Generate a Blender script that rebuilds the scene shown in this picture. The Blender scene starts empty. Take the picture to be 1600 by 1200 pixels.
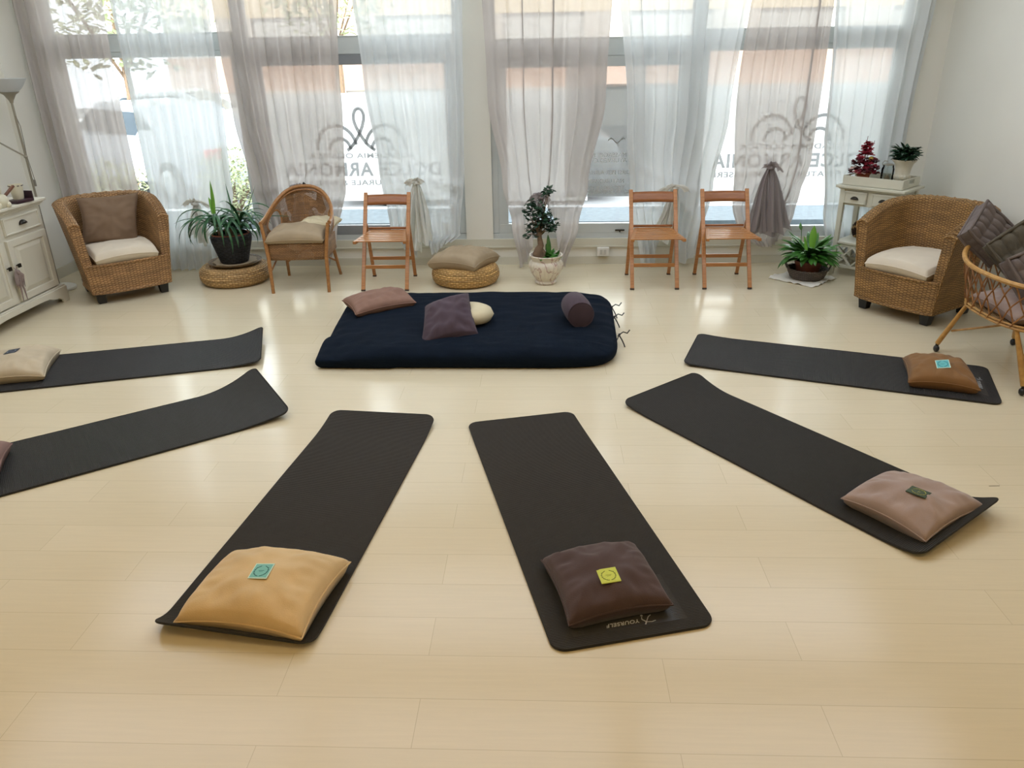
import bpy, bmesh, math, random
from mathutils import Vector, Matrix, noise
PI = math.pi
random.seed(7)
S = bpy.context.scene
C = S.collection

# ------------------------------------------------------------------ camera, light, exposure
cam_d = bpy.data.cameras.new('camera'); cam = bpy.data.objects.new('camera', cam_d); C.objects.link(cam)
cam_d.sensor_fit = 'HORIZONTAL'; cam_d.sensor_width = 36.0; cam_d.lens = 36.0 * 1198.0 / 1600.0
cam_d.clip_start = 0.05; cam_d.clip_end = 200
_r = Vector((0.99914755, 0.03780621, -0.01657923)); _u = Vector((0.000177, 0.39768246, 0.91752309)); _w = Vector((-0.04128134, 0.91674388, -0.39733676))
cam.matrix_world = Matrix(((_r.x, _u.x, -_w.x, 0), (_r.y, _u.y, -_w.y, 0), (_r.z, _u.z, -_w.z, 1.9217), (0, 0, 0, 1)))
S.camera = cam

world = bpy.data.worlds.new('world'); S.world = world; world.use_nodes = True
_bg = world.node_tree.nodes['Background']; _bg.inputs[0].default_value = (0.87, 0.935, 1.0, 1); _bg.inputs[1].default_value = 7.2
_sun = bpy.data.lights.new('sun', 'SUN'); _sun.energy = 8.0; _sun.angle = math.radians(2); _sun.color = (1, .95, .86)
sun = bpy.data.objects.new('sun', _sun); C.objects.link(sun); sun.rotation_euler = (math.radians(48), 0, math.radians(-18))
S.view_settings.view_transform = 'Standard'; S.view_settings.look = 'None'
S.view_settings.gamma = 1; S.view_settings.use_curve_mapping = False
S.view_settings.exposure = 0.10
FILL_W = 5.0      # strength of the fill panels added on the ceiling, out of view

# ------------------------------------------------------------------ materials
def lin(h):
    h = h.lstrip('#'); v = [int(h[i:i+2], 16) / 255 for i in (0, 2, 4)]
    return tuple(((c / 12.92) if c <= .04045 else ((c + .055) / 1.055) ** 2.4) for c in v) + (1,)
def newmat(name):
    m = bpy.data.materials.new(name); m.use_nodes = True
    nt = m.node_tree; return m, nt, nt.nodes['Principled BSDF']
def nd(nt, t, **kw):
    n = nt.nodes.new(t)
    for k, v in kw.items(): setattr(n, k, v)
    return n
def mat(name, col, rough=.6, var=.08, vs=6., bump=0., bs=60., metal=0., sheen=0., coat=0., spec=.5, col2=None, uv=False, detail=4):
    """plain procedural material: noise-varied colour and noise bump in object space"""
    m, nt, b = newmat(name)
    tc = nd(nt, 'ShaderNodeTexCoord'); co = tc.outputs['UV' if uv else 'Object']
    c = lin(col) if isinstance(col, str) else col
    n = nd(nt, 'ShaderNodeTexNoise'); n.inputs['Scale'].default_value = vs; n.inputs['Detail'].default_value = detail
    nt.links.new(co, n.inputs['Vector'])
    r = nd(nt, 'ShaderNodeValToRGB'); r.color_ramp.elements[0].position = .3; r.color_ramp.elements[1].position = .7
    c2 = lin(col2) if col2 else tuple(min(1, x * (1 + var)) for x in c[:3]) + (1,)
    r.color_ramp.elements[0].color = c if col2 else tuple(x * (1 - var) for x in c[:3]) + (1,)
    r.color_ramp.elements[1].color = c2
    nt.links.new(n.outputs['Fac'], r.inputs['Fac']); nt.links.new(r.outputs['Color'], b.inputs['Base Color'])
    b.inputs['Roughness'].default_value = rough; b.inputs['Metallic'].default_value = metal
    b.inputs['Specular IOR Level'].default_value = spec
    b.inputs['Sheen Weight'].default_value = sheen; b.inputs['Coat Weight'].default_value = coat
    if bump:
        n2 = nd(nt, 'ShaderNodeTexNoise'); n2.inputs['Scale'].default_value = bs; n2.inputs['Detail'].default_value = 5
        nt.links.new(co, n2.inputs['Vector'])
        bp = nd(nt, 'ShaderNodeBump'); bp.inputs['Strength'].default_value = bump; bp.inputs['Distance'].default_value = .01
        nt.links.new(n2.outputs['Fac'], bp.inputs['Height']); nt.links.new(bp.outputs['Normal'], b.inputs['Normal'])
    return m
def wood(name, c1, c2, rough=.4, sx=2., sy=30., coat=.0):
    m, nt, b = newmat(name)
    tc = nd(nt, 'ShaderNodeTexCoord'); mp = nd(nt, 'ShaderNodeMapping'); mp.inputs['Scale'].default_value = (sx, sy, sy)
    n = nd(nt, 'ShaderNodeTexNoise'); n.inputs['Scale'].default_value = 2.5; n.inputs['Detail'].default_value = 6
    nt.links.new(tc.outputs['Object'], mp.inputs['Vector']); nt.links.new(mp.outputs['Vector'], n.inputs['Vector'])
    r = nd(nt, 'ShaderNodeValToRGB'); r.color_ramp.elements[0].color = lin(c1); r.color_ramp.elements[1].color = lin(c2)
    r.color_ramp.elements[0].position = .3; r.color_ramp.elements[1].position = .7
    nt.links.new(n.outputs['Fac'], r.inputs['Fac']); nt.links.new(r.outputs['Color'], b.inputs['Base Color'])
    b.inputs['Roughness'].default_value = rough; b.inputs['Coat Weight'].default_value = coat
    return m
def weave(name, c1, c2, gap, cw=.022, rh=.008, bump=.8, rough=.6, holes=False, depth=.006):
    """woven cane over UV in metres: upright columns of width cw crossed by strands of height rh, alternating over and under"""
    m, nt, b = newmat(name); L = nt.links.new
    def math_(op, a, bb=None):
        n = nd(nt, 'ShaderNodeMath', operation=op)
        for k, q in enumerate((a, bb)):
            if q is None: continue
            if isinstance(q, (int, float)): n.inputs[k].default_value = q
            else: L(q, n.inputs[k])
        return n.outputs[0]
    uv = nd(nt, 'ShaderNodeUVMap'); wn = nd(nt, 'ShaderNodeTexNoise'); wn.inputs['Scale'].default_value = 7; wn.inputs['Detail'].default_value = 2
    mx = nd(nt, 'ShaderNodeVectorMath', operation='MULTIPLY_ADD'); mx.inputs[1].default_value = (.012, .02, 0)
    L(uv.outputs['UV'], wn.inputs['Vector']); L(wn.outputs['Color'], mx.inputs[0]); L(uv.outputs['UV'], mx.inputs[2])
    sp = nd(nt, 'ShaderNodeSeparateXYZ'); L(mx.outputs[0], sp.inputs[0])
    cu = math_('DIVIDE', sp.outputs['X'], cw); rv = math_('DIVIDE', sp.outputs['Y'], rh)
    ci = math_('FLOOR', cu); ri = math_('FLOOR', rv)
    par = math_('ABSOLUTE', math_('MODULO', math_('ADD', ci, ri), 2))            # 0 / 1 over-under
    row = math_('ABSOLUTE', math_('SINE', math_('MULTIPLY', rv, PI)))
    col = math_('ABSOLUTE', math_('SINE', math_('MULTIPLY', cu, PI)))
    over = math_('MULTIPLY', math_('POWER', row, .5), math_('ADD', math_('MULTIPLY', math_('POWER', col, .5), .55), .45))
    h = math_('MULTIPLY', over, math_('ADD', math_('MULTIPLY', par, .45), .55))
    r = nd(nt, 'ShaderNodeValToRGB'); e = r.color_ramp.elements; e[0].position = .12; e[0].color = lin(gap); e[1].position = .8; e[1].color = lin(c1)
    k = e.new(.45); k.color = lin(c2); L(h, r.inputs['Fac'])
    n2 = nd(nt, 'ShaderNodeTexNoise'); n2.inputs['Scale'].default_value = 9; n2.inputs['Detail'].default_value = 6; L(uv.outputs['UV'], n2.inputs['Vector'])
    n4 = nd(nt, 'ShaderNodeTexWhiteNoise', noise_dimensions='2D'); cb = nd(nt, 'ShaderNodeCombineXYZ'); L(ri, cb.inputs[0]); L(math_('FLOOR', math_('DIVIDE', cu, 7)), cb.inputs[1]); L(cb.outputs[0], n4.inputs['Vector'])
    f = math_('MULTIPLY', math_('ADD', math_('MULTIPLY', n2.outputs['Fac'], .9), .55), math_('ADD', math_('MULTIPLY', n4.outputs['Value'], .45), .78))
    vm = nd(nt, 'ShaderNodeVectorMath', operation='SCALE'); L(r.outputs['Color'], vm.inputs[0]); L(f, vm.inputs['Scale']); L(vm.outputs[0], b.inputs['Base Color'])
    bp = nd(nt, 'ShaderNodeBump'); bp.inputs['Strength'].default_value = bump; bp.inputs['Distance'].default_value = depth
    L(h, bp.inputs['Height']); L(bp.outputs['Normal'], b.inputs['Normal']); b.inputs['Roughness'].default_value = rough
    if holes:
        n3 = nd(nt, 'ShaderNodeTexNoise'); n3.inputs['Scale'].default_value = 5; n3.inputs['Detail'].default_value = 1; L(uv.outputs['UV'], n3.inputs['Vector'])
        L(math_('SUBTRACT', 1, math_('MULTIPLY', math_('GREATER_THAN', n3.outputs['Fac'], .5), math_('LESS_THAN', h, .34))), b.inputs['Alpha'])
    return m
def sheer(name, col, transp, transl=.6):
    m, nt, b = newmat(name); nt.nodes.remove(b); out = nt.nodes['Material Output']
    tc = nd(nt, 'ShaderNodeTexCoord'); mp = nd(nt, 'ShaderNodeMapping'); mp.inputs['Scale'].default_value = (90, 90, 14)
    n = nd(nt, 'ShaderNodeTexNoise'); n.inputs['Scale'].default_value = 3; n.inputs['Detail'].default_value = 3
    nt.links.new(tc.outputs['Object'], mp.inputs['Vector']); nt.links.new(mp.outputs['Vector'], n.inputs['Vector'])
    t = nd(nt, 'ShaderNodeBsdfTransparent'); d = nd(nt, 'ShaderNodeBsdfDiffuse'); l = nd(nt, 'ShaderNodeBsdfTranslucent')
    for x in (d, l): x.inputs['Color'].default_value = lin(col)
    m1 = nd(nt, 'ShaderNodeMixShader'); m1.inputs[0].default_value = transl
    nt.links.new(d.outputs[0], m1.inputs[1]); nt.links.new(l.outputs[0], m1.inputs[2])
    mr = nd(nt, 'ShaderNodeMapRange'); mr.inputs[1].default_value = .3; mr.inputs[2].default_value = .7
    mr.inputs[3].default_value = 1 - transp - .008; mr.inputs[4].default_value = 1 - transp + .008
    nt.links.new(n.outputs['Fac'], mr.inputs[0])
    m2 = nd(nt, 'ShaderNodeMixShader'); nt.links.new(mr.outputs[0], m2.inputs[0])
    nt.links.new(t.outputs[0], m2.inputs[1]); nt.links.new(m1.outputs[0], m2.inputs[2]); nt.links.new(m2.outputs[0], out.inputs[0])
    return m
def glassmat(name, tint=(.97, .985, .98, 1), gl=.06, rough=.02):
    m, nt, b = newmat(name); nt.nodes.remove(b); out = nt.nodes['Material Output']
    t = nd(nt, 'ShaderNodeBsdfTransparent'); t.inputs[0].default_value = tint
    g = nd(nt, 'ShaderNodeBsdfGlossy'); g.inputs['Roughness'].default_value = rough
    fr = nd(nt, 'ShaderNodeFresnel'); fr.inputs[0].default_value = 1.35
    mx = nd(nt, 'ShaderNodeMixShader'); nt.links.new(fr.outputs[0], mx.inputs[0])
    nt.links.new(t.outputs[0], mx.inputs[1]); nt.links.new(g.outputs[0], mx.inputs[2]); nt.links.new(mx.outputs[0], out.inputs[0])
    return m
def emis(name, col, s):
    m, nt, b = newmat(name); b.inputs['Base Color'].default_value = lin(col)
    b.inputs['Emission Color'].default_value = lin(col); b.inputs['Emission Strength'].default_value = s
    return m
def floormat():
    m, nt, b = newmat('laminate')
    tc = nd(nt, 'ShaderNodeTexCoord'); mp = nd(nt, 'ShaderNodeMapping'); mp.inputs['Location'].default_value = (.4, .08, 0)
    nt.links.new(tc.outputs['Object'], mp.inputs['Vector'])
    br = nd(nt, 'ShaderNodeTexBrick'); br.offset = .37; br.offset_frequency = 2; br.squash = 1
    for k, v in (('Scale', 1), ('Brick Width', 1.28), ('Row Height', .1945), ('Mortar Size', .0012), ('Mortar Smooth', .3), ('Bias', 0)): br.inputs[k].default_value = v
    br.inputs['Color1'].default_value = lin('#D6CAAC'); br.inputs['Color2'].default_value = lin('#DACEB1'); br.inputs['Mortar'].default_value = lin('#C1B494')
    nt.links.new(mp.outputs[0], br.inputs['Vector'])
    mp2 = nd(nt, 'ShaderNodeMapping'); mp2.inputs['Scale'].default_value = (1.2, 22, 1); nt.links.new(tc.outputs['Object'], mp2.inputs['Vector'])
    n = nd(nt, 'ShaderNodeTexNoise'); n.inputs['Scale'].default_value = 3; n.inputs['Detail'].default_value = 8; n.inputs['Roughness'].default_value = .65
    nt.links.new(mp2.outputs[0], n.inputs['Vector'])
    mr = nd(nt, 'ShaderNodeMapRange'); mr.inputs[1].default_value = .3; mr.inputs[2].default_value = .7; mr.inputs[3].default_value = .97; mr.inputs[4].default_value = 1.025
    nt.links.new(n.outputs['Fac'], mr.inputs[0])
    vm = nd(nt, 'ShaderNodeVectorMath', operation='SCALE'); nt.links.new(br.outputs['Color'], vm.inputs[0]); nt.links.new(mr.outputs[0], vm.inputs['Scale'])
    nt.links.new(vm.outputs[0], b.inputs['Base Color'])
    rr = nd(nt, 'ShaderNodeMapRange'); rr.inputs[3].default_value = .14; rr.inputs[4].default_value = .22; nt.links.new(n.outputs['Fac'], rr.inputs[0]); nt.links.new(rr.outputs[0], b.inputs['Roughness'])
    b.inputs['Specular IOR Level'].default_value = .5
    bp = nd(nt, 'ShaderNodeBump'); bp.invert = True; bp.inputs['Strength'].default_value = .15; bp.inputs['Distance'].default_value = .001
    nt.links.new(br.outputs['Fac'], bp.inputs['Height']); nt.links.new(bp.outputs[0], b.inputs['Normal'])
    return m
def marble(name):
    m, nt, b = newmat(name)
    tc = nd(nt, 'ShaderNodeTexCoord'); w = nd(nt, 'ShaderNodeTexNoise'); w.inputs['Scale'].default_value = 5; w.inputs['Detail'].default_value = 6; w.inputs['Distortion'].default_value = 1.2
    nt.links.new(tc.outputs['Object'], w.inputs['Vector'])
    r = nd(nt, 'ShaderNodeValToRGB'); e = r.color_ramp.elements; e[0].position = .47; e[0].color = lin('#D9D0BE'); e[1].position = .53; e[1].color = lin('#D9D0BE')
    k = r.color_ramp.elements.new(.5); k.color = lin('#A8857C')
    nt.links.new(w.outputs['Fac'], r.inputs['Fac']); nt.links.new(r.outputs['Color'], b.inputs['Base Color']); b.inputs['Roughness'].default_value = .35
    return m

M = dict(
    floor=floormat(),
    wall=mat('wall_paint', '#E3E1D6', .85, .015, 2), ceil=mat('ceiling_paint', '#E8E6DC', .9, .01, 2),
    trim=mat('trim_paint', '#CFCCBB', .5, .02, 3), frame=mat('window_frame_grey', '#C3C9C8', .4, .03, 4), darkframe=mat('sash_dark', '#85898D', .45, .04, 6),
    glass=glassmat('clear_glass'), film=sheer('frosted_film', '#F7F7F5', .12, .8), logo=sheer('grey_vinyl', '#96989A', .36, .6),
    greypanel=sheer('grey_poster', '#A8A8A6', .50, .4), white_vinyl=mat('white_vinyl', '#DCDCDC', .6, .02),
    cw=sheer('white_voile', '#E4E8E8', .10, .26), ct=sheer('taupe_voile', '#CBC5C0', .10, .26),
    tailt=sheer('taupe_gathered', '#A39A9A', .10, .28), tailw=sheer('white_gathered', '#E8E8E0', .10, .3),
    rubber=mat('black_foam', '#373635', .5, .06, 30, .12, 500, spec=.35), rubberedge=mat('black_foam_edge', '#1F1E1D', .7, .05, 20),
    navy=mat('navy_cotton', '#0A1522', .9, .12, 8, .35, 140, spec=.12), black=mat('black_paint', '#191919', .45, .05), metal=mat('dark_bronze', '#33302A', .35, .1, 20, metal=.7),
    tan=mat('tan_velvet', '#D3B687', .8, .08, 7, .15, 260, sheen=.25, spec=.2), brownv=mat('dark_brown_cotton', '#50403F', .85, .08, 7, .2, 260, sheen=.15, spec=.2),
    pinkv=mat('dusty_pink_velvet', '#A18C82', .8, .08, 7, .15, 260, sheen=.25, spec=.2), cam_v=mat('caramel_cotton', '#83603C', .85, .08, 7, .2, 260, sheen=.1, spec=.2),
    beigel=mat('beige_linen', '#C0B299', .9, .07, 9, .2, 300, spec=.2), mauve=mat('mauve_cotton', '#8B7068', .9, .07, 9, .2, 300, spec=.2),
    brownl=mat('brown_pink_suede', '#8A6C5E', .9, .08, 9, .2, 300, spec=.2), purple=mat('purple_cotton', '#4B3E46', .88, .08, 7, .2, 260, sheen=.1, spec=.2),
    cream=mat('cream_cotton', '#CFC4A4', .85, .05, 9, .2, 300, spec=.2), taupec=mat('taupe_cotton', '#7C6753', .85, .08, 7, .2, 260, spec=.2),
    white_pad=mat('off_white_pad', '#D8CDB9', .85, .04, 7, .2, 200, spec=.2), beige_c=mat('sand_cotton', '#A5947A', .85, .06, 7, .2, 260, spec=.2),
    greyq=mat('grey_quilted', '#6F6560', .9, .1, 10, .3, 200, spec=.2), greyq2=mat('olive_grey_quilted', '#5C564A', .9, .1, 10, .3, 200, spec=.2),
    wicker=weave('honey_wicker', '#BC9565', '#916B41', '#4E331C', .026, .0095, .8), wicker2=weave('golden_wicker', '#AF8850', '#835F31', '#443019', .026, .0095, .8),
    wicker3=weave('tight_cane', '#A98156', '#85603A', '#4A3018', .014, .007, .8, holes=True), cane=wood('cane_pole', '#8F6238', '#B07E49', .4, 20, 20),
    paleweave=weave('banana_braid', '#C6A572', '#B28E5C', '#7A5C38', .026, .018, 1.0, depth=.01), paleweave2=weave('banana_braid_golden', '#CBA568', '#B68D50', '#7E5D30', .026, .018, 1.0, depth=.01),
    traytan=weave('tan_willow', '#8D7455', '#75603F', '#3F3020', .02, .01, 1.), traybrown=weave('grey_willow', '#6E6257', '#52483F', '#2A2420', .02, .01, 1.), willow=wood('willow_rods', '#7E5228', '#A87540', .45, 12, 12), bamboo=wood('bamboo', '#A97C3F', '#C79A56', .4, 12, 12),
    beech=wood('beech', '#A06A38', '#B97F48', .35, 3, 40, .2), beechd=wood('beech_back', '#8A5530', '#9C6338', .35, 3, 40, .2), tip=mat('dark_foot', '#3A2A20', .6),
    potblk=weave('black_rope', '#23272C', '#15181C', '#08090A', .035, .02, 1.3, depth=.01), soil=mat('soil', '#3B2C20', .95, .3, 40, .6, 90),
    marble=marble('veined_ceramic'), creamcer=mat('cream_stone', '#CCC7B4', .5, .04), terra=mat('terracotta', '#8F4E33', .75, .08, 8), terrad=mat('dark_terracotta', '#6A3A2C', .7, .1, 8),
    leaf=mat('leaf_green', '#2E5B2A', .4, .2, 18, col2='#47763A'), leafd=mat('leaf_dark', '#16301F', .38, .2, 25, col2='#22452B'), leaft=mat('leaf_teal', '#234A30', .4, .2, 20, col2='#3B6B40'),
    leafy=mat('leaf_bright', '#6EA53A', .45, .1, 12), leafl=mat('lily_leaf', '#2F6125', .35, .2, 18, col2='#4B8433'), leafo=mat('leaf_pale', '#A9AF84', .6, .15, 12), bark=mat('bark', '#7B6550', .85, .2, 20, .6, 60),
    pod=mat('white_furniture', '#D3CFBF', .5, .03, 3), podin=mat('white_furniture_panel', '#CBC7B6', .5, .03, 3), tabw=mat('cream_furniture', '#CFCDBC', .5, .03, 3),
    lampg=sheer('opal_plastic', '#D8DADA', .05, .4), lampm=mat('lamp_pole', '#9A9484', .4, .03, metal=.3), cord=mat('grey_cord', '#7E786C', .6),
    red=mat('red_petals', '#8E1A2C', .6, .3, 30), redd=mat('dark_red_petals', '#571521', .6, .3, 30), pinkp=mat('pale_petals', '#C9A79C', .6, .2, 30), yel=mat('yellow_petal', '#D8B85A', .6),
    cloth=mat('white_cloth', '#E2DED2', .9, .03, 9, .2, 120), dark_wood=mat('dark_wood', '#37222A', .4, .1), ivory=mat('ivory_ceramic', '#D5D0B8', .35, .03),
    brownw=mat('brown_wood', '#6D4A38', .5, .1), clear=glassmat('jar_glass', (.93, .95, .95, 1)), cone=mat('cone_scales', '#3A2A22', .8, .4, 30), cone2=mat('cone_tips', '#B89D6E', .8, .2, 30),
    plastic=mat('socket_plastic', '#D9D7CE', .4, .01), plasticd=mat('socket_grey', '#B9B7AE', .4, .01), tassel=mat('tassel_thread', '#8C7D78', .9, .15, 30),
    teal=mat('teal_card', '#74B9AE', .55, .04, 60), teald=mat('teal_print', '#33736F', .6), cardl=mat('card_rim', '#CFE6D6', .6), lime=mat('lime_card', '#C4CB3E', .55, .04, 60), limed=mat('lime_print', '#7E8A26', .6),
    dgreen=mat('dark_green_card', '#3A4A33', .55, .08, 60), dgreend=mat('gold_print', '#A2A04A', .6), cyan=mat('cyan_card', '#5CB3B5', .55, .04, 60), cyand=mat('cyan_print', '#2E7F88', .6), navyc=mat('navy_card', '#2B3442', .55, .04, 60), navyd=mat('grey_print', '#7D8794', .6),
    print=mat('grey_logo_print', '#B8BABC', .6), fill_warm=emis('warm_fill_glow', '#FFD898', FILL_W * .92), fill_cool=emis('cool_fill_glow', '#EAF2FF', FILL_W * .52),  # warm and cool glow for the added ceiling fill panels
    asphalt=mat('asphalt', '#858585', .9, .06, 3, .2, 60), pave=mat('blue_stone', '#4B555A', .7, .2, 14), kerb=mat('kerb_stone', '#D5D8D8', .7, .04), facade=mat('beige_render', '#D9C3A0', .9, .03, 1), brick=mat('orange_brick', '#B8937C', .9, .06, 3), facw=mat('white_render', '#BDBAB4', .9, .02, 1),
    carw=mat('white_car', '#E4E6E8', .25, .01, coat=.5), carg=mat('grey_car', '#9BA3AB', .3, .01, coat=.5), tyre=mat('tyre', '#222222', .8), carglass=mat('car_glass', '#35414A', .1), tail=mat('tail_lamp', '#D02A22', .3), shutter=mat('shutter', '#B9AFA4', .7, .05, 4),
)

# ------------------------------------------------------------------ mesh helpers
class MB:
    def __init__(s): s.v = []; s.f = []; s.uv = {}; s.mi = []; s.cur = 0
    def face(s, idx, uvs=None):
        s.f.append(tuple(idx)); s.mi.append(s.cur)
        if uvs: s.uv[len(s.f) - 1] = uvs
    def box(s, c, d, rz=0, rx=0, ry=0, M4=None):
        R = M4 or (Matrix.Rotation(rz, 4, 'Z') @ Matrix.Rotation(ry, 4, 'Y') @ Matrix.Rotation(rx, 4, 'X'))
        b = len(s.v)
        for i in (-.5, .5):
            for j in (-.5, .5):
                for k in (-.5, .5): s.v.append(Vector(c) + R @ Vector((i * d[0], j * d[1], k * d[2])))
        for q in ((0, 1, 3, 2), (4, 6, 7, 5), (0, 4, 5, 1), (2, 3, 7, 6), (0, 2, 6, 4), (1, 5, 7, 3)): s.face([b + i for i in q])
        return s
    def hexa(s, p):   # 8 corners: bottom 4 (ccw), top 4
        b = len(s.v); s.v += [Vector(q) for q in p]
        for q in ((3, 2, 1, 0), (4, 5, 6, 7), (0, 1, 5, 4), (1, 2, 6, 5), (2, 3, 7, 6), (3, 0, 4, 7)): s.face([b + i for i in q])
        return s
    def bar(s, a, b_, w, d, up=(0, 0, 1)):
        a, b_ = Vector(a), Vector(b_); z = (b_ - a).normalized(); x = Vector(up).cross(z)
        if x.length < 1e-4: x = Vector((1, 0, 0))
        x.normalize(); y = z.cross(x); p = []
        for o in (a, b_):
            for i, j in ((-1, -1), (1, -1), (1, 1), (-1, 1)): p.append(o + x * i * w / 2 + y * j * d / 2)
        return s.hexa(p)
    def tube(s, pts, r, n=8, caps=True, closed=False):
        pts = [Vector(p) for p in pts]; m = len(pts); rs = r if isinstance(r, (list, tuple)) else [r] * m
        b = len(s.v); prev = None; L = 0
        for i, p in enumerate(pts):
            if closed: t = pts[(i + 1) % m] - pts[i - 1]
            else: t = pts[min(i + 1, m - 1)] - pts[max(i - 1, 0)]
            if t.length < 1e-9: t = Vector((0, 0, 1))
            t.normalize()
            if prev is None: x = t.orthogonal().normalized()
            else:
                x = prev - t * prev.dot(t)
                x = x.normalized() if x.length > 1e-6 else t.orthogonal().normalized()
            prev = x; y = t.cross(x)
            for k in range(n):
                a = 2 * PI * k / n; s.v.append(p + (x * math.cos(a) + y * math.sin(a)) * rs[i])
        for i in range(m if closed else m - 1):
            i2 = (i + 1) % m; dl = (pts[i2] - pts[i]).length
            for k in range(n):
                k2 = (k + 1) % n; u0, u1 = k / n * 2 * PI * rs[i], (k + 1) / n * 2 * PI * rs[i]
                s.face((b + i * n + k, b + i * n + k2, b + i2 * n + k2, b + i2 * n + k), ((L, u0), (L, u1), (L + dl, u1), (L + dl, u0)))
            L += dl
        if caps and not closed:
            s.face([b + k for k in range(n)][::-1]); s.face([b + (m - 1) * n + k for k in range(n)])
        return s
    def lathe(s, prof, c=(0, 0, 0), n=32, flute=0, fr=(0, 9), fa=.0, sx=1, sy=1, caps=True):
        c = Vector(c); b = len(s.v); m = len(prof); L = 0
        for i, (r, z) in enumerate(prof):
            for k in range(n):
                a = 2 * PI * k / n; rr = r
                if flute and fr[0] <= z <= fr[1]: rr = r * (1 - fa * abs(math.sin(flute * a / 2)) ** .6 + fa / 2)
                s.v.append(c + Vector((rr * math.cos(a) * sx, rr * math.sin(a) * sy, z)))
        rm = max(p[0] for p in prof)
        for i in range(m - 1):
            dl = math.hypot(prof[i + 1][0] - prof[i][0], prof[i + 1][1] - prof[i][1])
            for k in range(n):
                k2 = (k + 1) % n; u0, u1 = 2 * PI * rm * k / n, 2 * PI * rm * (k + 1) / n
                s.face((b + i * n + k, b + i * n + k2, b + (i + 1) * n + k2, b + (i + 1) * n + k), ((u0, L), (u1, L), (u1, L + dl), (u0, L + dl)))
            L += dl
        if caps:
            if prof[0][0] > 1e-4: s.face([b + k for k in range(n)][::-1])
            if prof[-1][0] > 1e-4: s.face([b + (m - 1) * n + k for k in range(n)])
        return s
    def grid(s, fn, nu, nv, closeu=False, skip=None, uvs=(1, 1), flip=False):
        b = len(s.v); nuu = nu if closeu else nu + 1
        for j in range(nv + 1):
            for i in range(nuu): s.v.append(Vector(fn(i / nu, j / nv)))
        for j in range(nv):
            for i in range(nu):
                if skip and skip((i + .5) / nu, (j + .5) / nv): continue
                i2 = (i + 1) % nuu if closeu else i + 1
                q = (b + j * nuu + i, b + j * nuu + i2, b + (j + 1) * nuu + i2, b + (j + 1) * nuu + i)
                u = ((i / nu * uvs[0], j / nv * uvs[1]), ((i + 1) / nu * uvs[0], j / nv * uvs[1]), ((i + 1) / nu * uvs[0], (j + 1) / nv * uvs[1]), (i / nu * uvs[0], (j + 1) / nv * uvs[1]))
                if flip: q = q[::-1]; u = u[::-1]
                s.face(q, u)
        return s
    def poly(s, pts, h, z0=0, axis='z', off=(0, 0, 0)):
        """extrude a closed 2D outline by h"""
        o = Vector(off); b = len(s.v); n = len(pts)
        def P(p, t):
            if axis == 'z': return o + Vector((p[0], p[1], z0 + t))
            if axis == 'y': return o + Vector((p[0], z0 + t, p[1]))
            return o + Vector((z0 + t, p[0], p[1]))
        for t in (0, h):
            for p in pts: s.v.append(P(p, t))
        s.face(list(range(b, b + n))[::-1]); s.face(list(range(b + n, b + 2 * n)))
        for i in range(n): s.face((b + i, b + (i + 1) % n, b + n + (i + 1) % n, b + n + i))
        return s
    def ball(s, c, r, n=8, m=6, sc=(1, 1, 1), R=None):
        pr = [(r * math.sin(PI * i / m), -r * math.cos(PI * i / m)) for i in range(m + 1)]
        b = len(s.v); s.lathe([(max(a, 1e-5), z) for a, z in pr], (0, 0, 0), n, caps=False)
        for i in range(b, len(s.v)):
            v = s.v[i]; v = Vector((v.x * sc[0], v.y * sc[1], v.z * sc[2]))
            if R: v = R @ v
            s.v[i] = v + Vector(c)
        return s
    def leaf(s, root, az, L, el, droop, w, n=7, fold=.25, tipw=.08, twist=0, peak=.4, nose=True):
        """arched blade: azimuth az, start elevation el (rad), bends down by droop (rad)"""
        p = Vector(root); b = len(s.v); e = el; st = L / n; side = Vector((-math.sin(az), math.cos(az), 0))
        for i in range(n + 1):
            t = i / n; ww = w * (math.sin(PI * min(1, (t * (.5 / peak)) if t < peak else .5 + (t - peak) / (1 - peak) * .5)) ** .8 * (1 - tipw) + tipw * (1 - t))
            if t == 0: ww = max(ww, w * .3)
            d = Vector((math.cos(az) * math.cos(e), math.sin(az) * math.cos(e), math.sin(e))); nrm = side.cross(d)
            sd = side * math.cos(twist * t) + nrm * math.sin(twist * t)
            s.v += [p - sd * ww / 2 + nrm * -fold * ww * -1, p.copy(), p + sd * ww / 2 + nrm * fold * ww]
            p = p + d * st; e -= droop / n
        for i in range(n):
            q = b + i * 3
            s.face((q, q + 1, q + 4, q + 3)); s.face((q + 1, q + 2, q + 5, q + 4))
        return s
    def build(s, name, m, parent=None, smooth=True, bevel=0, sub=0, loc=None, rot=None, ang=.7, solid=0, xf=None):
        me = bpy.data.meshes.new(name)
        vs = [xf @ v for v in s.v] if xf else s.v
        me.from_pydata([tuple(v) for v in vs], [], s.f); me.update()
        if s.uv:
            ul = me.uv_layers.new(name='UVMap')
            for fi, uvs in s.uv.items():
                pl = me.polygons[fi]
                for k, li in enumerate(pl.loop_indices): ul.data[li].uv = uvs[k]
        ms = m if isinstance(m, (list, tuple)) else [m]
        for q in ms: me.materials.append(q)
        if len(ms) > 1:
            for p, i in zip(me.polygons, s.mi): p.material_index = i
        if smooth:
            for p in me.polygons: p.use_smooth = True
            try: me.set_sharp_from_angle(angle=ang)
            except Exception: pass
        o = bpy.data.objects.new(name, me); C.objects.link(o)
        if parent: o.parent = parent
        if loc: o.location = loc
        if rot: o.rotation_euler = rot
        if bevel:
            bm_ = o.modifiers.new('bevel', 'BEVEL'); bm_.width = bevel; bm_.segments = 2; bm_.limit_method = 'ANGLE'; bm_.angle_limit = .6
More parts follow.
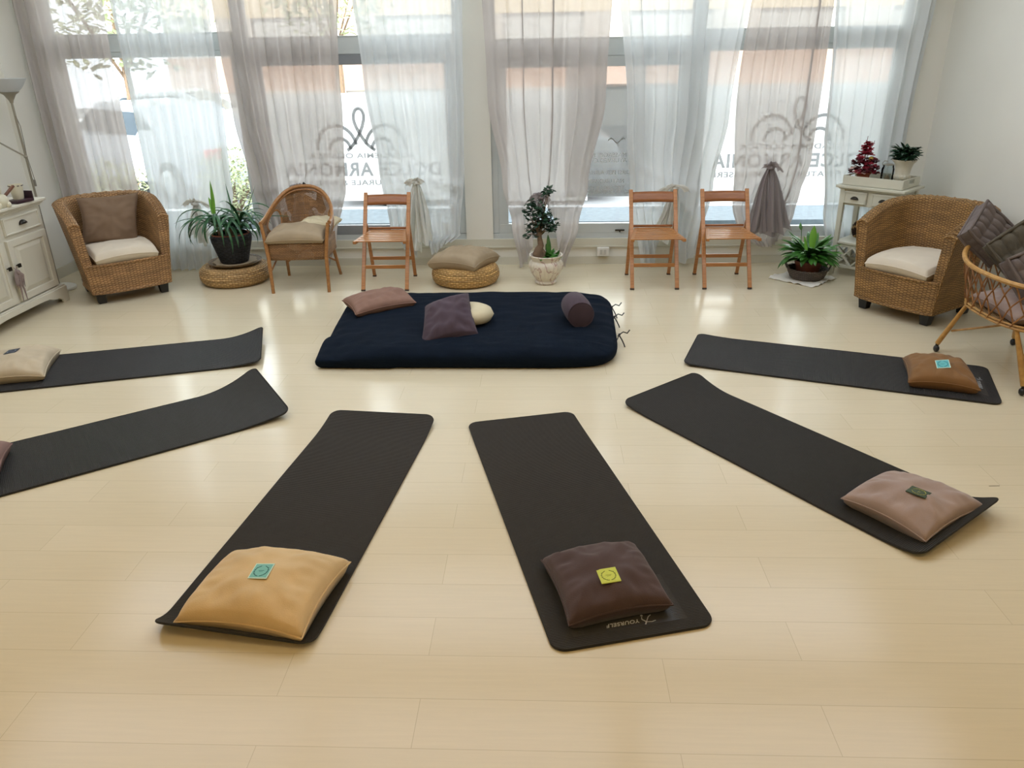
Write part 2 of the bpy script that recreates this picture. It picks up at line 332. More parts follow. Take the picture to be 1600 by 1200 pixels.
        if solid:
            sm = o.modifiers.new('solid', 'SOLIDIFY'); sm.thickness = solid; sm.offset = 0
        if sub:
            sb = o.modifiers.new('sub', 'SUBSURF'); sb.levels = sub; sb.render_levels = sub
        return o
def tag(o, label=None, cat=None, group=None, kind=None):
    if label: o['label'] = label
    if cat: o['category'] = cat
    if group: o['group'] = group
    if kind: o['kind'] = kind
    return o
def thing(name, label, cat, loc=(0, 0, 0), rz=0, group=None):
    o = bpy.data.objects.new(name, None); C.objects.link(o); o.location = loc; o.rotation_euler = (0, 0, rz); o.empty_display_size = .05
    return tag(o, label, cat, group)
def struct(name, mb, m, **k):
    o = mb.build(name, m, **k); o['kind'] = 'structure'; return o
def clone(o, parent=None):
    c = o.copy(); C.objects.link(c); c.parent = parent
    for ch in list(o.children): clone(ch, c)
    return c
def lerp(a, b, t): return a + (b - a) * t
def interp(tab, x):   # tab sorted descending or ascending by key
    t = sorted(tab)
    if x <= t[0][0]: return t[0][1]
    for (a, va), (b, vb) in zip(t, t[1:]):
        if x <= b:
            k = (x - a) / (b - a); k = k * k * (3 - 2 * k); return va + (vb - va) * k
    return t[-1][1]
def nz(x, y=0, z=0): return noise.noise(Vector((x, y, z)))
def textmesh(name, body, size, m, parent, mat4, shear=0, extrude=.0006, bold=0, spacing=1.0, align='CENTER', sx=1):
    cu = bpy.data.curves.new(name, 'FONT'); cu.body = body; cu.size = size; cu.align_x = align; cu.align_y = 'CENTER'; cu.shear = shear
    cu.extrude = extrude; cu.offset = bold; cu.space_character = spacing
    t = bpy.data.objects.new(name, cu); C.objects.link(t); bpy.context.view_layer.update()
    me = bpy.data.meshes.new_from_object(t.evaluated_get(bpy.context.evaluated_depsgraph_get()))
    bpy.data.objects.remove(t); bpy.data.curves.remove(cu)
    me.transform(Matrix.Diagonal((sx, 1, 1, 1))); me.transform(mat4); me.materials.clear(); me.materials.append(m)
    o = bpy.data.objects.new(name, me); C.objects.link(o); o.parent = parent
    return o

# ------------------------------------------------------------------ room shell
XL, XR, YW, YB, ZC = -4.68, 3.50, 7.41, -3.2, 3.05
struct('floor', MB().box(((XL + XR) / 2, (YB + YW) / 2, -.05), (XR - XL + .3, YW - YB + .3, .1)), M['floor'], smooth=False)
struct('ceiling', MB().box(((XL + XR) / 2, (YB + YW) / 2, ZC + .05), (XR - XL + .3, YW - YB + .6, .1)), M['ceil'], smooth=False)
struct('wall_left', MB().box((XL - .075, (YB + YW) / 2, ZC / 2), (.15, YW - YB, ZC)).box((XL + .012, 7.17, ZC / 2), (.05, .46, ZC)), M['wall'], smooth=False)
struct('wall_right', MB().box((XR + .075, (YB + YW) / 2, ZC / 2), (.15, YW - YB, ZC)), M['wall'], smooth=False)
struct('wall_back', MB().box(((XL + XR) / 2, YB - .075, ZC / 2), (XR - XL + .3, .15, ZC)), M['wall'], smooth=False)
wf = MB()
WX = [(-4.5, -2.72), (-2.72, -.75), (-.49, 1.36), (1.36, 3.18)]
wf.box(((XL + XR) / 2, YW + .1, .125), (XR - XL + .3, .2, .25))
wf.box(((XL + XR) / 2, YW + .1, 2.99), (XR - XL + .3, .2, .14))
for a, b in ((XL - .15, -4.5), (-.75, -.49), (3.18, XR + .15)): wf.box(((a + b) / 2, YW + .1, 1.6), (b - a, .2, 2.7))
struct('wall_windows', wf, M['wall'], smooth=False)
struct('baseboard_windows', MB().box(((XL + XR) / 2, YW - .008, .035), (XR - XL, .016, .07)).box(((XL + XR) / 2, YW - .006, .072), (XR - XL, .012, .006)), M['trim'], smooth=False)
struct('trim_1', MB().box(((XL + XR) / 2, YW - .012, .175), (XR - XL, .024, .014)).box(((XL + XR) / 2, YW - .006, .215), (XR - XL, .012, .07)), M['trim'], smooth=False)
struct('baseboard_left', MB().box((XL + .045, 7.17, .05), (.016, .47, .1)).box((XL + .008, 1.85, .05), (.016, 10.1, .1)), M['trim'], smooth=False)
struct('baseboard_right', MB().box((XR - .008, 2.1, .045), (.016, YW - YB, .09)), M['trim'], smooth=False)

def window(n, x0, x1, ztr0, ztr1, dark, sash):
    w = bpy.data.objects.new('window_%d' % n, None); C.objects.link(w); w['kind'] = 'structure'; w.location = ((x0 + x1) / 2, YW, 0)
    cx = (x0 + x1) / 2; y = .06; f = MB(); W = x1 - x0
    f.box((0, y, .275), (W, .08, .05)); f.box((0, y, 2.9), (W, .08, .06)); f.box((0, y, (ztr0 + ztr1) / 2), (W, .09, ztr1 - ztr0))
    for s in (-1, 1): f.box((s * (W / 2 - .03), y, 1.6), (.06, .074, 2.59))
    f.box((0, y - .005, ztr1 - .004), (W, .1, .008))
    f.build('window_frame', M['frame'], w, smooth=False, bevel=.003)
    s_ = MB(); b0, b1 = .3, ztr0; hw = W / 2 - .06; t = .09 if sash else .05
    s_.box((0, y - .01, b0 + t / 2), (hw * 2, .06, t)); s_.box((0, y - .01, b1 - t / 2), (hw * 2, .06, t))
    for s in (-1, 1): s_.box((s * (hw - t / 2), y - .01, (b0 + b1) / 2), (t, .056, b1 - b0 - 2 * t + .002))
    s_.build('window_sash', M['darkframe'] if dark else M['frame'], w, smooth=False, bevel=.004)
    MB().box((0, y + .005, (b0 + b1) / 2), (hw * 2 - t, .006, b1 - b0 - t)).build('pane', M['glass'], w, smooth=False)
    MB().box((0, y + .005, (ztr1 + 2.87) / 2), (W - .12, .006, 2.87 - ztr1)).build('pane', M['glass'], w, smooth=False)
    return w
w1 = window(1, *WX[0], 1.98, 2.13, False, False)
w2 = window(2, *WX[1], 1.93, 2.08, True, True)
w3 = window(3, *WX[2], 1.88, 2.03, False, True)
w4 = window(4, *WX[3], 1.95, 2.08, False, False)
# window handle and small latch on the sills
MB().box((.3, .02, .325), (.09, .02, .012)).box((.3, .012, .318), (.012, .02, .02)).build('latch', M['metal'], w3, smooth=False)
MB().box((.12, .0, 1.88), (.012, .02, .06)).box((.12, -.012, 1.86), (.03, .012, .014)).build('latch', M['metal'], w2, smooth=False)

def film(win, x0, x1, z0, z1, cx, cz, sc):
    """frosted film with the shop lettering, which reads from the street and so is reversed from inside"""
    lx = win.location.x
    MB().box(((x0 + x1) / 2 - lx, .075, (z0 + z1) / 2), (x1 - x0, .002, z1 - z0)).build('frosted_film', M['film'], win, smooth=False)
    T = lambda dx, dz: Matrix.Translation((cx - lx + dx, .069, cz + dz)) @ Matrix(((-1, 0, 0, 0), (0, 0, 1, 0), (0, 1, 0, 0), (0, 0, 0, 1)))
    for body, size, dz, wd in (('ACCADEMIA OLISTICA', .062, .165, 1.02), ('DOLCE ARMONIA', .172, .035, 1.50), ('SALUTE NATURALE & BENESSERE', .066, -.085, 1.50)):
        o = textmesh('lettering', body, size, M['logo'], win, Matrix.Identity(4), bold=size * .028, spacing=1.1)
        w = max(v.co.x for v in o.data.vertices) - min(v.co.x for v in o.data.vertices); k = wd * sc / w
        o.data.transform(T(0, dz) @ Matrix.Diagonal((k, 1, 1, 1)))
    lg = MB()
    def ribbon(pts, w):
        for a, b in zip(pts, pts[1:]):
            a, b = Vector(a), Vector(b); d = (b - a); lg.bar((cx - lx - a.x, .0665, cz + a.y), (cx - lx - b.x, .0665, cz + b.y), w, .0015, up=(0, 1, 0)) if d.length > 1e-6 else None
    def arc(cx_, cz_, rx, rz, a0, a1, n=26): return [(cx_ + rx * math.cos(lerp(a0, a1, i / n)), cz_ + rz * math.sin(lerp(a0, a1, i / n))) for i in range(n + 1)]
    wv = .03 * sc
    loop = [(-.13, .215), (-.06, .27), (.0, .36), (.045, .46), (.05, .53), (.025, .58), (-.01, .59), (-.04, .56), (-.045, .5), (-.01, .4), (.05, .3), (.11, .235), (.14, .215)]
    sm = []
    for i in range(len(loop) - 1):
        p0, p1, p2, p3 = (Vector(loop[max(i - 1, 0)]), Vector(loop[i]), Vector(loop[i + 1]), Vector(loop[min(i + 2, len(loop) - 1)]))
        for k in range(5):
            t = k / 5; sm.append(tuple(.5 * ((2 * p1) + (p2 - p0) * t + (2 * p0 - 5 * p1 + 4 * p2 - p3) * t * t + (3 * p1 - p0 - 3 * p2 + p3) * t ** 3)))
    ribbon(sm, wv)
    for s in (-1, 1):
        ribbon([(s * (x), z) for x, z in arc(.23, .22, .19, .22, 0, PI * .93)], wv)
        ribbon([(s * (x), z) for x, z in arc(.2, .215, .1, .11, 0, PI * .97)], wv)
    lg.build('emblem', M['logo'], win, smooth=False)
film(w2, -2.6, -.87, .62, 1.6, -1.72, .875, 1.0)
film(w4, 1.44, 3.1, .57, 1.62, 2.33, .91, 1.0)
MB().box((-.03 - .435, .075, 1.1), (.9, .002, 1.0)).build('frosted_film', M['film'], w3, smooth=False)
MB().box((.82 - .435, .075, 1.14), (.79, .004, 1.0)).box((.56 - .435, .074, 1.22), (.72, .004, 1.17)).build('poster', M['greypanel'], w3, smooth=False)
for k, (b, z, x) in enumerate((('MASSAGGI E', 1.02, .62), ('AYURVEDICI', .97, .62), ('CORSI PER ADULTI', .86, .62), ('NATUROPATIA', .78, .57), ('TECNICHE DI', .715, .6), ('COLLEZIONE DI', .68, .6))):
    T = Matrix.Translation((x - .435, .069, z)) @ Matrix(((-1, 0, 0, 0), (0, 0, 1, 0), (0, 1, 0, 0), (0, 0, 0, 1)))
    textmesh('lettering', b, .055, M['white_vinyl'], w3, T, spacing=1.05)
MB().grid(lambda u, v: (.68 - .435 + .16 * (u - .5), .0695, 1.15 + .02 * math.sin(u * 9) + .014 * (v - .5)), 24, 1).build('printed_wave', M['white_vinyl'], w3, solid=.001)

# power socket on the skirting
so = thing('power_socket', 'white double power socket on the low wall under the window', 'socket', (.575, YW - .024, .13))
MB().box((0, -.02, 0), (.115, .04, .082)).build('housing', M['plastic'], so, bevel=.004)
for x in (-.018, .018): MB().box((x, -.042, 0), (.026, .006, .046)).build('module', M['plasticd'], so, bevel=.001)

# ------------------------------------------------------------------ curtains
def curtain(label, kind, L, R, zb, nf, seed, tie=None, tail=None, y0=7.25, group=None):
    y0 = 7.34 if seed == 8 else y0
    rnd = random.Random(seed); top = 2.86
    t = thing('curtain', label, 'curtain', (lerp(L[0][1], R[0][1], .5), y0, 0)); ox = t.location.x
    ph = [rnd.uniform(0, 6) for _ in range(6)]
    bold = [rnd.random() for _ in range(nf + 4)]
    def fn(u, v):
        zz = lerp(top, interp(zb, u), v)
        l, r = interp(L, zz), interp(R, zz); W = r - l
        uu = u + .02 * math.sin(5 * u + ph[0]) + .012 * math.sin(13 * u + ph[1] + v * .35)
        fold = 2 * PI * (uu * nf + .08 * nz(uu * 3 + ph[2], v * .9, seed))
        bk = bold[int(uu * nf) % len(bold)]
        amp = (.014 + .026 * bk) * (.8 + .4 * v)
        y = -amp * math.sin(fold) - .02 * nz(u * 2.2 + ph[4], v * 1.5, seed + 5)
        ease = min(1, u / .06, (1 - u) / .06)
        x = l + W * u + (.35 + 1.35 * bk ** 2) * W / nf / (2 * PI) * math.sin(fold + .7) * ease
        if tie:
            dx, dz = (l + W * u) - tie[0], zz - tie[1]; rr = math.hypot(dx, dz) + 1e-4; a = math.atan2(dx, -dz)
            below = max(0, min(1, .5 - dz / .25))
            g = math.exp(-(rr / .3) ** 2)
            y -= .06 * math.exp(-(rr / .16) ** 2) + below * .03 * math.exp(-(dx / .35) ** 2)
            y += g * .6 * amp * math.sin(fold)
            y -= (.012 * math.sin(9 * a + ph[3]) + .01 * math.sin(14 * a + ph[4])) * math.exp(-((rr - .28) / .26) ** 2) * (.35 + .65 * below)
            # swags: catenary creases hanging either side of the knot
            y -= below * .007 * math.sin(17 * (zz + 1.6 * abs(dx) ** 1.5 * (-1)) + ph[5]) * math.exp(-((abs(dx) - .2) / .14) ** 2)
            x -= dx * .35 * math.exp(-(rr / .14) ** 2)
        return (x - ox, y, zz)
    MB().grid(fn, nf * 14, 70).build('panel', M['cw' if kind == 'w' else 'ct'], t, ang=3)
    if tie:
        tx, tz = tie[0] - ox, tie[1]; mt = M['tailw' if kind == 'w' else 'tailt']
        k = MB(); k.ball((tx, -.11, tz), .028, 10, 8, (1.1, .9, .8)); k.tube([(tx - .03, -.11, tz - .01), (tx, -.145, tz - .005), (tx + .03, -.11, tz - .01)], .012, 8)
        for _ in range(7):
            a = rnd.uniform(-1.5, 1.5); k.leaf((tx, -.11, tz + .01), PI / 2 * 0 + (-.4 + (0 if a > 0 else PI)), .05 + .05 * rnd.random(), .7 * rnd.random() + .2, 1.6, .03, 5, .3)
        k.build('knot', mt, t)
        ln, wd, spread = tail; tl = MB(); ns = 5
        for q in range(ns):
            c = (q - (ns - 1) / 2) / ((ns - 1) / 2); lq = ln * (1 - .28 * abs(c) * rnd.random() - .1 * rnd.random()); p0 = rnd.uniform(0, 6)
            def tf(u, v):
                a = u - .5; w = lerp(.03, wd * .5, v ** .9)
                x = tx + c * (.008 + wd * .42 * v ** .8) + a * w + spread * v * v + .012 * math.sin(v * 4 + p0)
                y = -.10 - .02 * math.cos(q * 2.2) + .03 * math.sin(u * 2 * PI * 1.6 + p0) * (.35 + .65 * v) - .02 * v
                return (x, y, max(tz - .012 - lq * v - .05 * a * v * math.copysign(1, c + .01), .012))
            tl.grid(tf, 16, 24)
        # short cloth ends fanning out over the knot
        for q in range(8):
            c = rnd.uniform(-1, 1); l2 = (.07 + .06 * rnd.random()) * (1.35 if kind == 'w' else 1); w2 = .04
            def ff(u, v): return (tx + c * l2 * v + (u - .5) * w2 * (.4 + v), -.115 - .03 * math.sin(v * PI * .8), tz + .012 + .035 * math.sin(v * PI * .8) * (1 - .4 * abs(c)) - .07 * v * v * abs(c) + .01 * math.sin(u * 6 + q))
            tl.grid(ff, 5, 8)
        tl.build('tail', mt, t, ang=3)
    return t
cz = [(2.86, 0)]
curtain('taupe voile curtain at the far left end of the window wall, beside the floor lamp', 't', [(2.86, -4.6), (1.57, -4.6), (.68, -4.58)], [(2.86, -3.8), (1.6, -3.84), (0, -3.83)], [(0, .03), (1, .03)], 8, 1)
curtain('white voile curtain behind the strappy plant, second curtain from the left', 'w', [(2.86, -3.76), (.76, -3.74), (0, -3.79)], [(2.39, -2.9), (1.6, -2.91), (.75, -2.94), (.14, -3.09)], [(0, .015), (.5, .012), (.85, .06), (1, .1)], 9, 2, (-3.26, .67), (.4, .16, 0))
curtain('taupe voile curtain gathered behind the cane chair with the round back', 't', [(2.86, -2.86), (1.97, -2.84), (1.44, -2.81), (.81, -2.73), (.4, -2.66)], [(2.86, -1.74), (1.59, -1.81), (.8, -1.85), (.31, -1.98), (.03, -2.08)], [(0, .35), (.35, .5), (.7, .3), (1, .04)], 11, 3, (-2.257, .80), (.5, .2, 0))
curtain('white voile curtain with a cream knot, behind the leftmost folding chair', 'w', [(2.86, -1.66), (1.69, -1.59), (.97, -1.52), (.41, -1.45), (.2, -1.33)], [(2.86, -.68), (1.57, -.71), (.96, -.73), (.34, -.79), (.24, -.9)], [(0, .2), (.25, .13), (.42, .5), (.6, .15), (1, .26)], 9, 4, (-1.166, .84), (.62, .22, -.03))
curtain('taupe voile curtain behind the small potted tree, hem hanging in two points', 't', [(2.86, -.54), (1.57, -.5), (.79, -.38), (.43, -.3), (0, -.23)], [(2.86, .6), (1.55, .55), (.78, .41), (.42, .33), (0, .21)], [(0, .01), (.15, .07), (.5, .62), (.85, .07), (1, .01)], 8, 5, (-.026, .70), (.1, .1, 0))
curtain('white voile curtain behind the middle folding chair', 'w', [(2.86, .6), (1.28, .75), (.71, .8), (0, .93)], [(2.86, 1.78), (1.38, 1.65), (.76, 1.56), (.14, 1.45)], [(0, .02), (.2, .012), (.45, .45), (.75, .04), (1, .12)], 9, 6, (1.184, .765), (.5, .2, -.08))
curtain('taupe voile curtain tied in a dark grey bunch beside the right folding chair', 't', [(2.86, 1.77), (1.53, 1.69), (.59, 1.74), (.29, 1.83), (.2, 1.95)], [(2.86, 2.43), (1.63, 2.42), (1.04, 2.41), (.52, 2.31), (.21, 2.21)], [(0, .28), (.3, .2), (.7, .2), (1, .27)], 9, 7, (2.027, .94), (.66, .34, .03))
curtain('white voile curtain at the right end of the window wall, behind the console table', 'w', [(2.86, 2.44), (1.26, 2.52), (.52, 2.61), (.19, 2.67)], [(2.86, 3.32), (1.19, 3.26), (.46, 3.23)], [(0, .08), (1, .03)], 8, 8)
rod = thing('curtain_rod', 'long white curtain rod above the shop windows', 'curtain rod', (-.6, 7.25, 2.88))
MB().tube([(-4.05, 0, 0), (4.05, 0, 0)], .014, 12).build('pole', M['plastic'], rod)
for x in (-3.9, 0, 3.9): MB().box((x, .08, .0), (.02, .16, .02)).build('bracket', M['plastic'], rod)

# ------------------------------------------------------------------ cushions
def cushion_mesh(cs, h, seed, flat=.55, seam_z=.38, pinch=.06, n=44, wr=.010, ex=.36):
    """cs: four corners (ccw) in local x,y; resting on z=0"""
    cs = [Vector((c[0], c[1], c[2] if len(c) > 2 else 0)) for c in cs]; mb = MB()
    def P(u, v, side):
        uu = u * (1 - pinch * (1 - v * v)); vv = v * (1 - pinch * (1 - u * u))
        a, b = (uu + 1) / 2, (vv + 1) / 2
        p = cs[0] * (1 - a) * (1 - b) + cs[1] * a * (1 - b) + cs[2] * a * b + cs[3] * (1 - a) * b
        th = h / 2 * max(0, (1 - u ** 2) * (1 - v ** 2)) ** ex
        ed = max(abs(u), abs(v)); cor = abs(u * v)
        w = wr * nz(u * 2.2 + seed, v * 2.2, seed) * 2
        # creases running in from the corners and the seams
        w += wr * .8 * math.sin((u * math.copysign(1, v) - v * math.copysign(1, u)) * 9 + seed) * cor ** .8 * (1 - ed) * 4
        w += wr * .5 * math.sin((u if abs(v) > abs(u) else v) * 24 + seed) * max(0, ed - .55) * (1 - ed) * 9
        mid = h * seam_z * (1 - .35 * cor ** 2)
        z = mid + (th * (2 * (1 - seam_z)) + w * (1 - ed ** 6) if side > 0 else -min(th * 2, mid) * 1.0)
        return p + Vector((0, 0, max(z, .0)))
    def cl(t): return math.sin((t - .5) * PI * .999) * .5 + math.copysign(.5, t - .5) * abs(2 * t - 1) * .5   # denser at the rims
    for side in (1, -1):
        mb.grid(lambda u, v: P(max(-1, min(1, 2 * (u - .5))), max(-1, min(1, 2 * (v - .5))), side), n, n, flip=side < 0)
    loop = []
    for k in range(n): loop.append(P(-1 + 2 * k / n, -1, 1))
    for k in range(n): loop.append(P(1, -1 + 2 * k / n, 1))
    for k in range(n): loop.append(P(1 - 2 * k / n, 1, 1))
    for k in range(n): loop.append(P(-1, 1 - 2 * k / n, 1))
    return mb, loop
def cushion(name, label, cat, cs, h, m, base=.012, seed=1, rot=None, seam=True, group=None, M4=None, **k):
    cx = sum(c[0] for c in cs) / 4; cy = sum(c[1] for c in cs) / 4
    loc = [(c[0] - cx, c[1] - cy) + tuple(c[2:]) for c in cs]
    mb, loop = cushion_mesh(loc, h, seed, **k)
    t = thing(name, label, cat, (cx, cy, base), 0, group)
    if rot: t.rotation_euler = rot
    if M4: t.matrix_world = M4
    b = mb.build('cover', m, t, ang=3)
    bm = bmesh.new(); bm.from_mesh(b.data); bmesh.ops.remove_doubles(bm, verts=bm.verts, dist=.0008); bm.to_mesh(b.data); bm.free()
    for p in b.data.polygons: p.use_smooth = True
    if seam: MB().tube(loop, .0035, 6, closed=True).build('seam', m, t)
    return t
def rectc(w, d, cx=0, cy=0): return [(cx - w / 2, cy - d / 2), (cx + w / 2, cy - d / 2), (cx + w / 2, cy + d / 2), (cx - w / 2, cy + d / 2)]

# ------------------------------------------------------------------ exercise mats
def yoga_mat(label, c, th, ends, plain=None):
    """ends: lift of the four corners (start-left, start-right, end-right, end-left) and reach of each end curl"""
    L, W, T, cr, pitch = 1.836, .61, .011, .055, .008
    (sl, sr, el_, er), (r0, r1), skew = ends
    t = thing('exercise_mat', label, 'exercise mat', (c[0], c[1], 0), th)
    def lift(x, y):
        s = (y / W + .5)     # 0 = right side, 1 = left side seen along +x
        a = max(0, 1 - (x + L / 2) / r0) ** 2 * lerp(sr, sl, s); b = max(0, 1 - (L / 2 - x) / r1) ** 2 * lerp(er, el_, s)
        return a + b + .0015 * (1 + nz(x * 2.5, y * 2.5, c[0]))
    rows = []
    nr = int(L / pitch); xs = []
    for i in range(nr):
        x = -L / 2 + i * pitch; xs += [(x + .001, 0), (x + .0035, .0036), (x + .0055, .0036), (x + .0075, 0)]
    def halfw(x):
        e = L / 2 - abs(x)
        return W / 2 - (cr - math.sqrt(max(0, cr * cr - (cr - e) ** 2)) if e < cr else 0)
    top = MB(); nc = 14
    for x, h in xs:
        hw = halfw(x)
        pl = plain and plain[0] < x < plain[1]
        for j in range(nc + 1):
            y = lerp(-hw, hw, j / nc); hh = h * (0 if (pl and abs(y) < .2) else 1)
            top.v.append(Vector((x, y, T + hh - .0036 + lift(x, y))))
    for i in range(len(xs) - 1):
        for j in range(nc):
            q = i * (nc + 1) + j; top.face((q, q + nc + 1, q + nc + 2, q + 1))
    top.build('ribbed_top', M['rubber'], t, ang=.3)
    ed = MB(); out = []
    N = 90
    for i in range(N + 1):
        x = -L / 2 + L * (.5 - .5 * math.cos(PI * i / N)); out.append((x, -halfw(x)))
    for i in range(N + 1):
        x = L / 2 - L * (.5 - .5 * math.cos(PI * i / N)); out.append((x, halfw(x)))
    n = len(out)
    for (x, y) in out: ed.v.append(Vector((x, y, lift(x, y))))
    for (x, y) in out: ed.v.append(Vector((x * 1.0015, y * 1.006, T * .5 + lift(x, y))))
    for (x, y) in out: ed.v.append(Vector((x, y, T - .0005 + lift(x, y))))
    for k in range(2):
        for i in range(n): ed.face((k * n + i, k * n + (i + 1) % n, (k + 1) * n + (i + 1) % n, (k + 1) * n + i))
    for i in range(N): a, b = i, 2 * N + 1 - i; ed.face((a, b, b - 1, a + 1))
    ed.build('edge_and_underside', M['rubberedge'], t)
    return t, lift, T
def d2(v): return math.radians(v)
m1, l1, T_ = yoga_mat('dark grey ribbed mat behind the other left mat, nearest the white sideboard', (-2.877, 4.776), .294, ((0, 0, .075, .03), (.3, .32), 0))
m2, l2, _ = yoga_mat('dark grey ribbed mat at the left edge, its far corner curled up highest', (-2.372, 3.629), .655, ((0, 0, .115, .035), (.3, .38), 0))
m3, l3, _ = yoga_mat('black ribbed mat under the tan cushion, near end curled up', (-1.018, 3.02), 1.46, ((.055, .02, .03, .03), (.14, .3), 0))
m4, l4, _ = yoga_mat('black ribbed mat under the dark brown cushion, lying flat with a white logo', (.099, 3.038), 1.825, ((0, 0, .004, .004), (.3, .3), 0), (-.86, -.60))
m5, l5, _ = yoga_mat('black ribbed mat under the dusty pink cushion, both ends curled', (1.24, 3.548), -.952 + PI, ((.02, .085, .02, .06), (.22, .3), 0))
m6, l6, _ = yoga_mat('black ribbed mat under the caramel cushion, beside the wheeled basket', (1.885, 4.709), -.345 + PI, ((.0, .0, .015, .015), (.3, .3), 0), (-.86, -.60))
def mat_logo(m):
    # printed mark: a leaping figure and the word, reading from the far end of the mat
    R_ = Matrix.Rotation(PI / 2, 4, 'Z')
    o = textmesh('printed_logo', 'YOURSELF', .025, M['print'], m, Matrix.Translation((-.835, .02, .0095)) @ R_, shear=.3, bold=.0006, spacing=1.1, extrude=.0003)
    f = MB()
    for pts, w in (([(-.81, -.1), (-.83, -.115), (-.845, -.105)], .006), ([(-.83, -.115), (-.80, -.135), (-.79, -.15)], .004), ([(-.83, -.115), (-.835, -.14), (-.83, -.16)], .004), ([(-.81, -.1), (-.795, -.105)], .004)):
        for a, b in zip(pts, pts[1:]): f.bar(((a[0] + .815) * .8 - .835, (a[1] + .1) * .8 - .052, .0097), ((b[0] + .815) * .8 - .835, (b[1] + .1) * .8 - .052, .0097), w * .8, .0006)
    f.ball((-.812, -.058, .0097), .005, 8, 6, (1, 1, .1)); f.build('printed_figure', M['print'], m, smooth=False)
for m_ in (m4, m6): mat_logo(m_)

# cushions on the mats, each with its card
def card(label, cs, cu, m, mp, mr):
    """a printed card laid on the top of cushion cu"""
    cx = sum(c[0] for c in cs) / 4; cy = sum(c[1] for c in cs) / 4
    a = math.atan2(cs[1][1] - cs[0][1], cs[1][0] - cs[0][0]); w = .074; d = .082
    cov = [c for c in cu.children if c.name.startswith('cover')][0].data
    best = []
    for sx, sy in ((0, 0), (1, 0), (-1, 0), (0, 1), (0, -1)):
        px, py = cx + sx * .035 - cu.location.x, cy + sy * .035 - cu.location.y
        near = sorted((((v.co.x - px) ** 2 + (v.co.y - py) ** 2, v.co.z) for v in cov.vertices if v.co.z > .04), key=lambda q: q[0])[:3]
        best.append(max(q[1] for q in near) + cu.location.z)
    sxp = (best[1] - best[2]) / .07; syp = (best[3] - best[4]) / .07
    t = thing('card', label, 'card', (cx, cy, max(best[0], sum(best) / 5) + .0015), 0, 'square cards on the mat cushions')
    n = Vector((-sxp, -syp, 1)).normalized(); x = Vector((math.cos(a), math.sin(a), 0)); x = (x - n * x.dot(n)).normalized(); y = n.cross(x)
    t.matrix_world = Matrix(((x.x, y.x, n.x, t.location.x), (x.y, y.y, n.y, t.location.y), (x.z, y.z, n.z, t.location.z), (0, 0, 0, 1)))
    MB().box((0, 0, .0012), (w, d, .0024)).build('sheet', mr, t, smooth=False)
    MB().box((0, 0, .0026), (w * .9, d * .9, .0006)).build('printed_face', m, t, smooth=False)
    r = MB()
    for s in (-1, 1):
        r.tube([(s * .026 * math.sin(q) * (1 if q < 2.4 else .9), -.028 * math.cos(q) - .001, .0031) for q in [i * PI * .86 / 14 + .1 for i in range(15)]], .0014, 5)
        for i in range(5):
            q = .5 + i * .42; r.ball((s * .026 * math.sin(q), -.028 * math.cos(q), .0031), .0042, 6, 4, (1, .6, .15))
    r.box((0, .001, .0031), (.022, .0018, .0004)); r.box((0, -.005, .0031), (.014, .0014, .0004))
    r.build('wreath_print', mp, t)
    return t
cq = cushion('cushion', 'tan velvet cushion with pale seam on the near left mat', 'cushion', [(-1.335, 2.15), (-.845, 2.075), (-.775, 2.515), (-1.275, 2.565)], .15, M['tan'], .014, 3, seam=True)
card('teal card lying on the tan cushion', [(-1.082, 2.263), (-1.008, 2.257), (-1.017, 2.34), (-1.086, 2.343)], cq, M['teal'], M['teald'], M['cardl'])
cq = cushion('cushion', 'dark brown cushion on the black mat with the white logo', 'cushion', [(.09, 2.165), (.475, 2.285), (.375, 2.66), (-.01, 2.55)], .125, M['brownv'], .014, 8)
card('lime green card lying on the dark brown cushion', [(.219, 2.297), (.278, 2.309), (.263, 2.378), (.202, 2.373)], cq, M['lime'], M['limed'], M['lime'])
cq = cushion('cushion', 'dusty pink velvet cushion on the right front mat', 'cushion', [(1.571, 2.70), (1.95, 2.965), (1.652, 3.265), (1.345, 3.03)], .12, M['pinkv'], .014, 12)
card('dark green card with gold print lying on the dusty pink cushion', [(1.615, 2.868), (1.673, 2.926), (1.641, 2.995), (1.588, 2.962)], cq, M['dgreen'], M['dgreend'], M['dgreen'])
cq = cushion('cushion', 'caramel brown cushion on the mat beside the wheeled basket', 'cushion', [(2.205, 4.35), (2.57, 4.225), (2.665, 4.63), (2.34, 4.75)], .13, M['cam_v'], .014, 17)
card('cyan card with white rim lying on the caramel brown cushion', [(2.363, 4.375), (2.445, 4.355), (2.467, 4.437), (2.398, 4.469)], cq, M['cyan'], M['cyand'], M['cardl'])
cq = cushion('cushion', 'pale beige linen cushion on the mat nearest the sideboard', 'cushion', [(-3.66, 4.32), (-3.225, 4.45), (-3.40, 4.93), (-3.80, 4.80)], .13, M['beigel'], .014, 21)
card('navy card lying on the pale beige linen cushion', [(-3.57, 4.605), (-3.485, 4.62), (-3.53, 4.70), (-3.61, 4.688)], cq, M['navyc'], M['navyd'], M['navyc'])
cushion('cushion', 'mauve cushion just showing at the left edge on the front left mat', 'cushion', [(-3.05, 3.02), (-2.665, 3.16), (-2.83, 3.52), (-3.2, 3.38)], .12, M['mauve'], .02, 25)

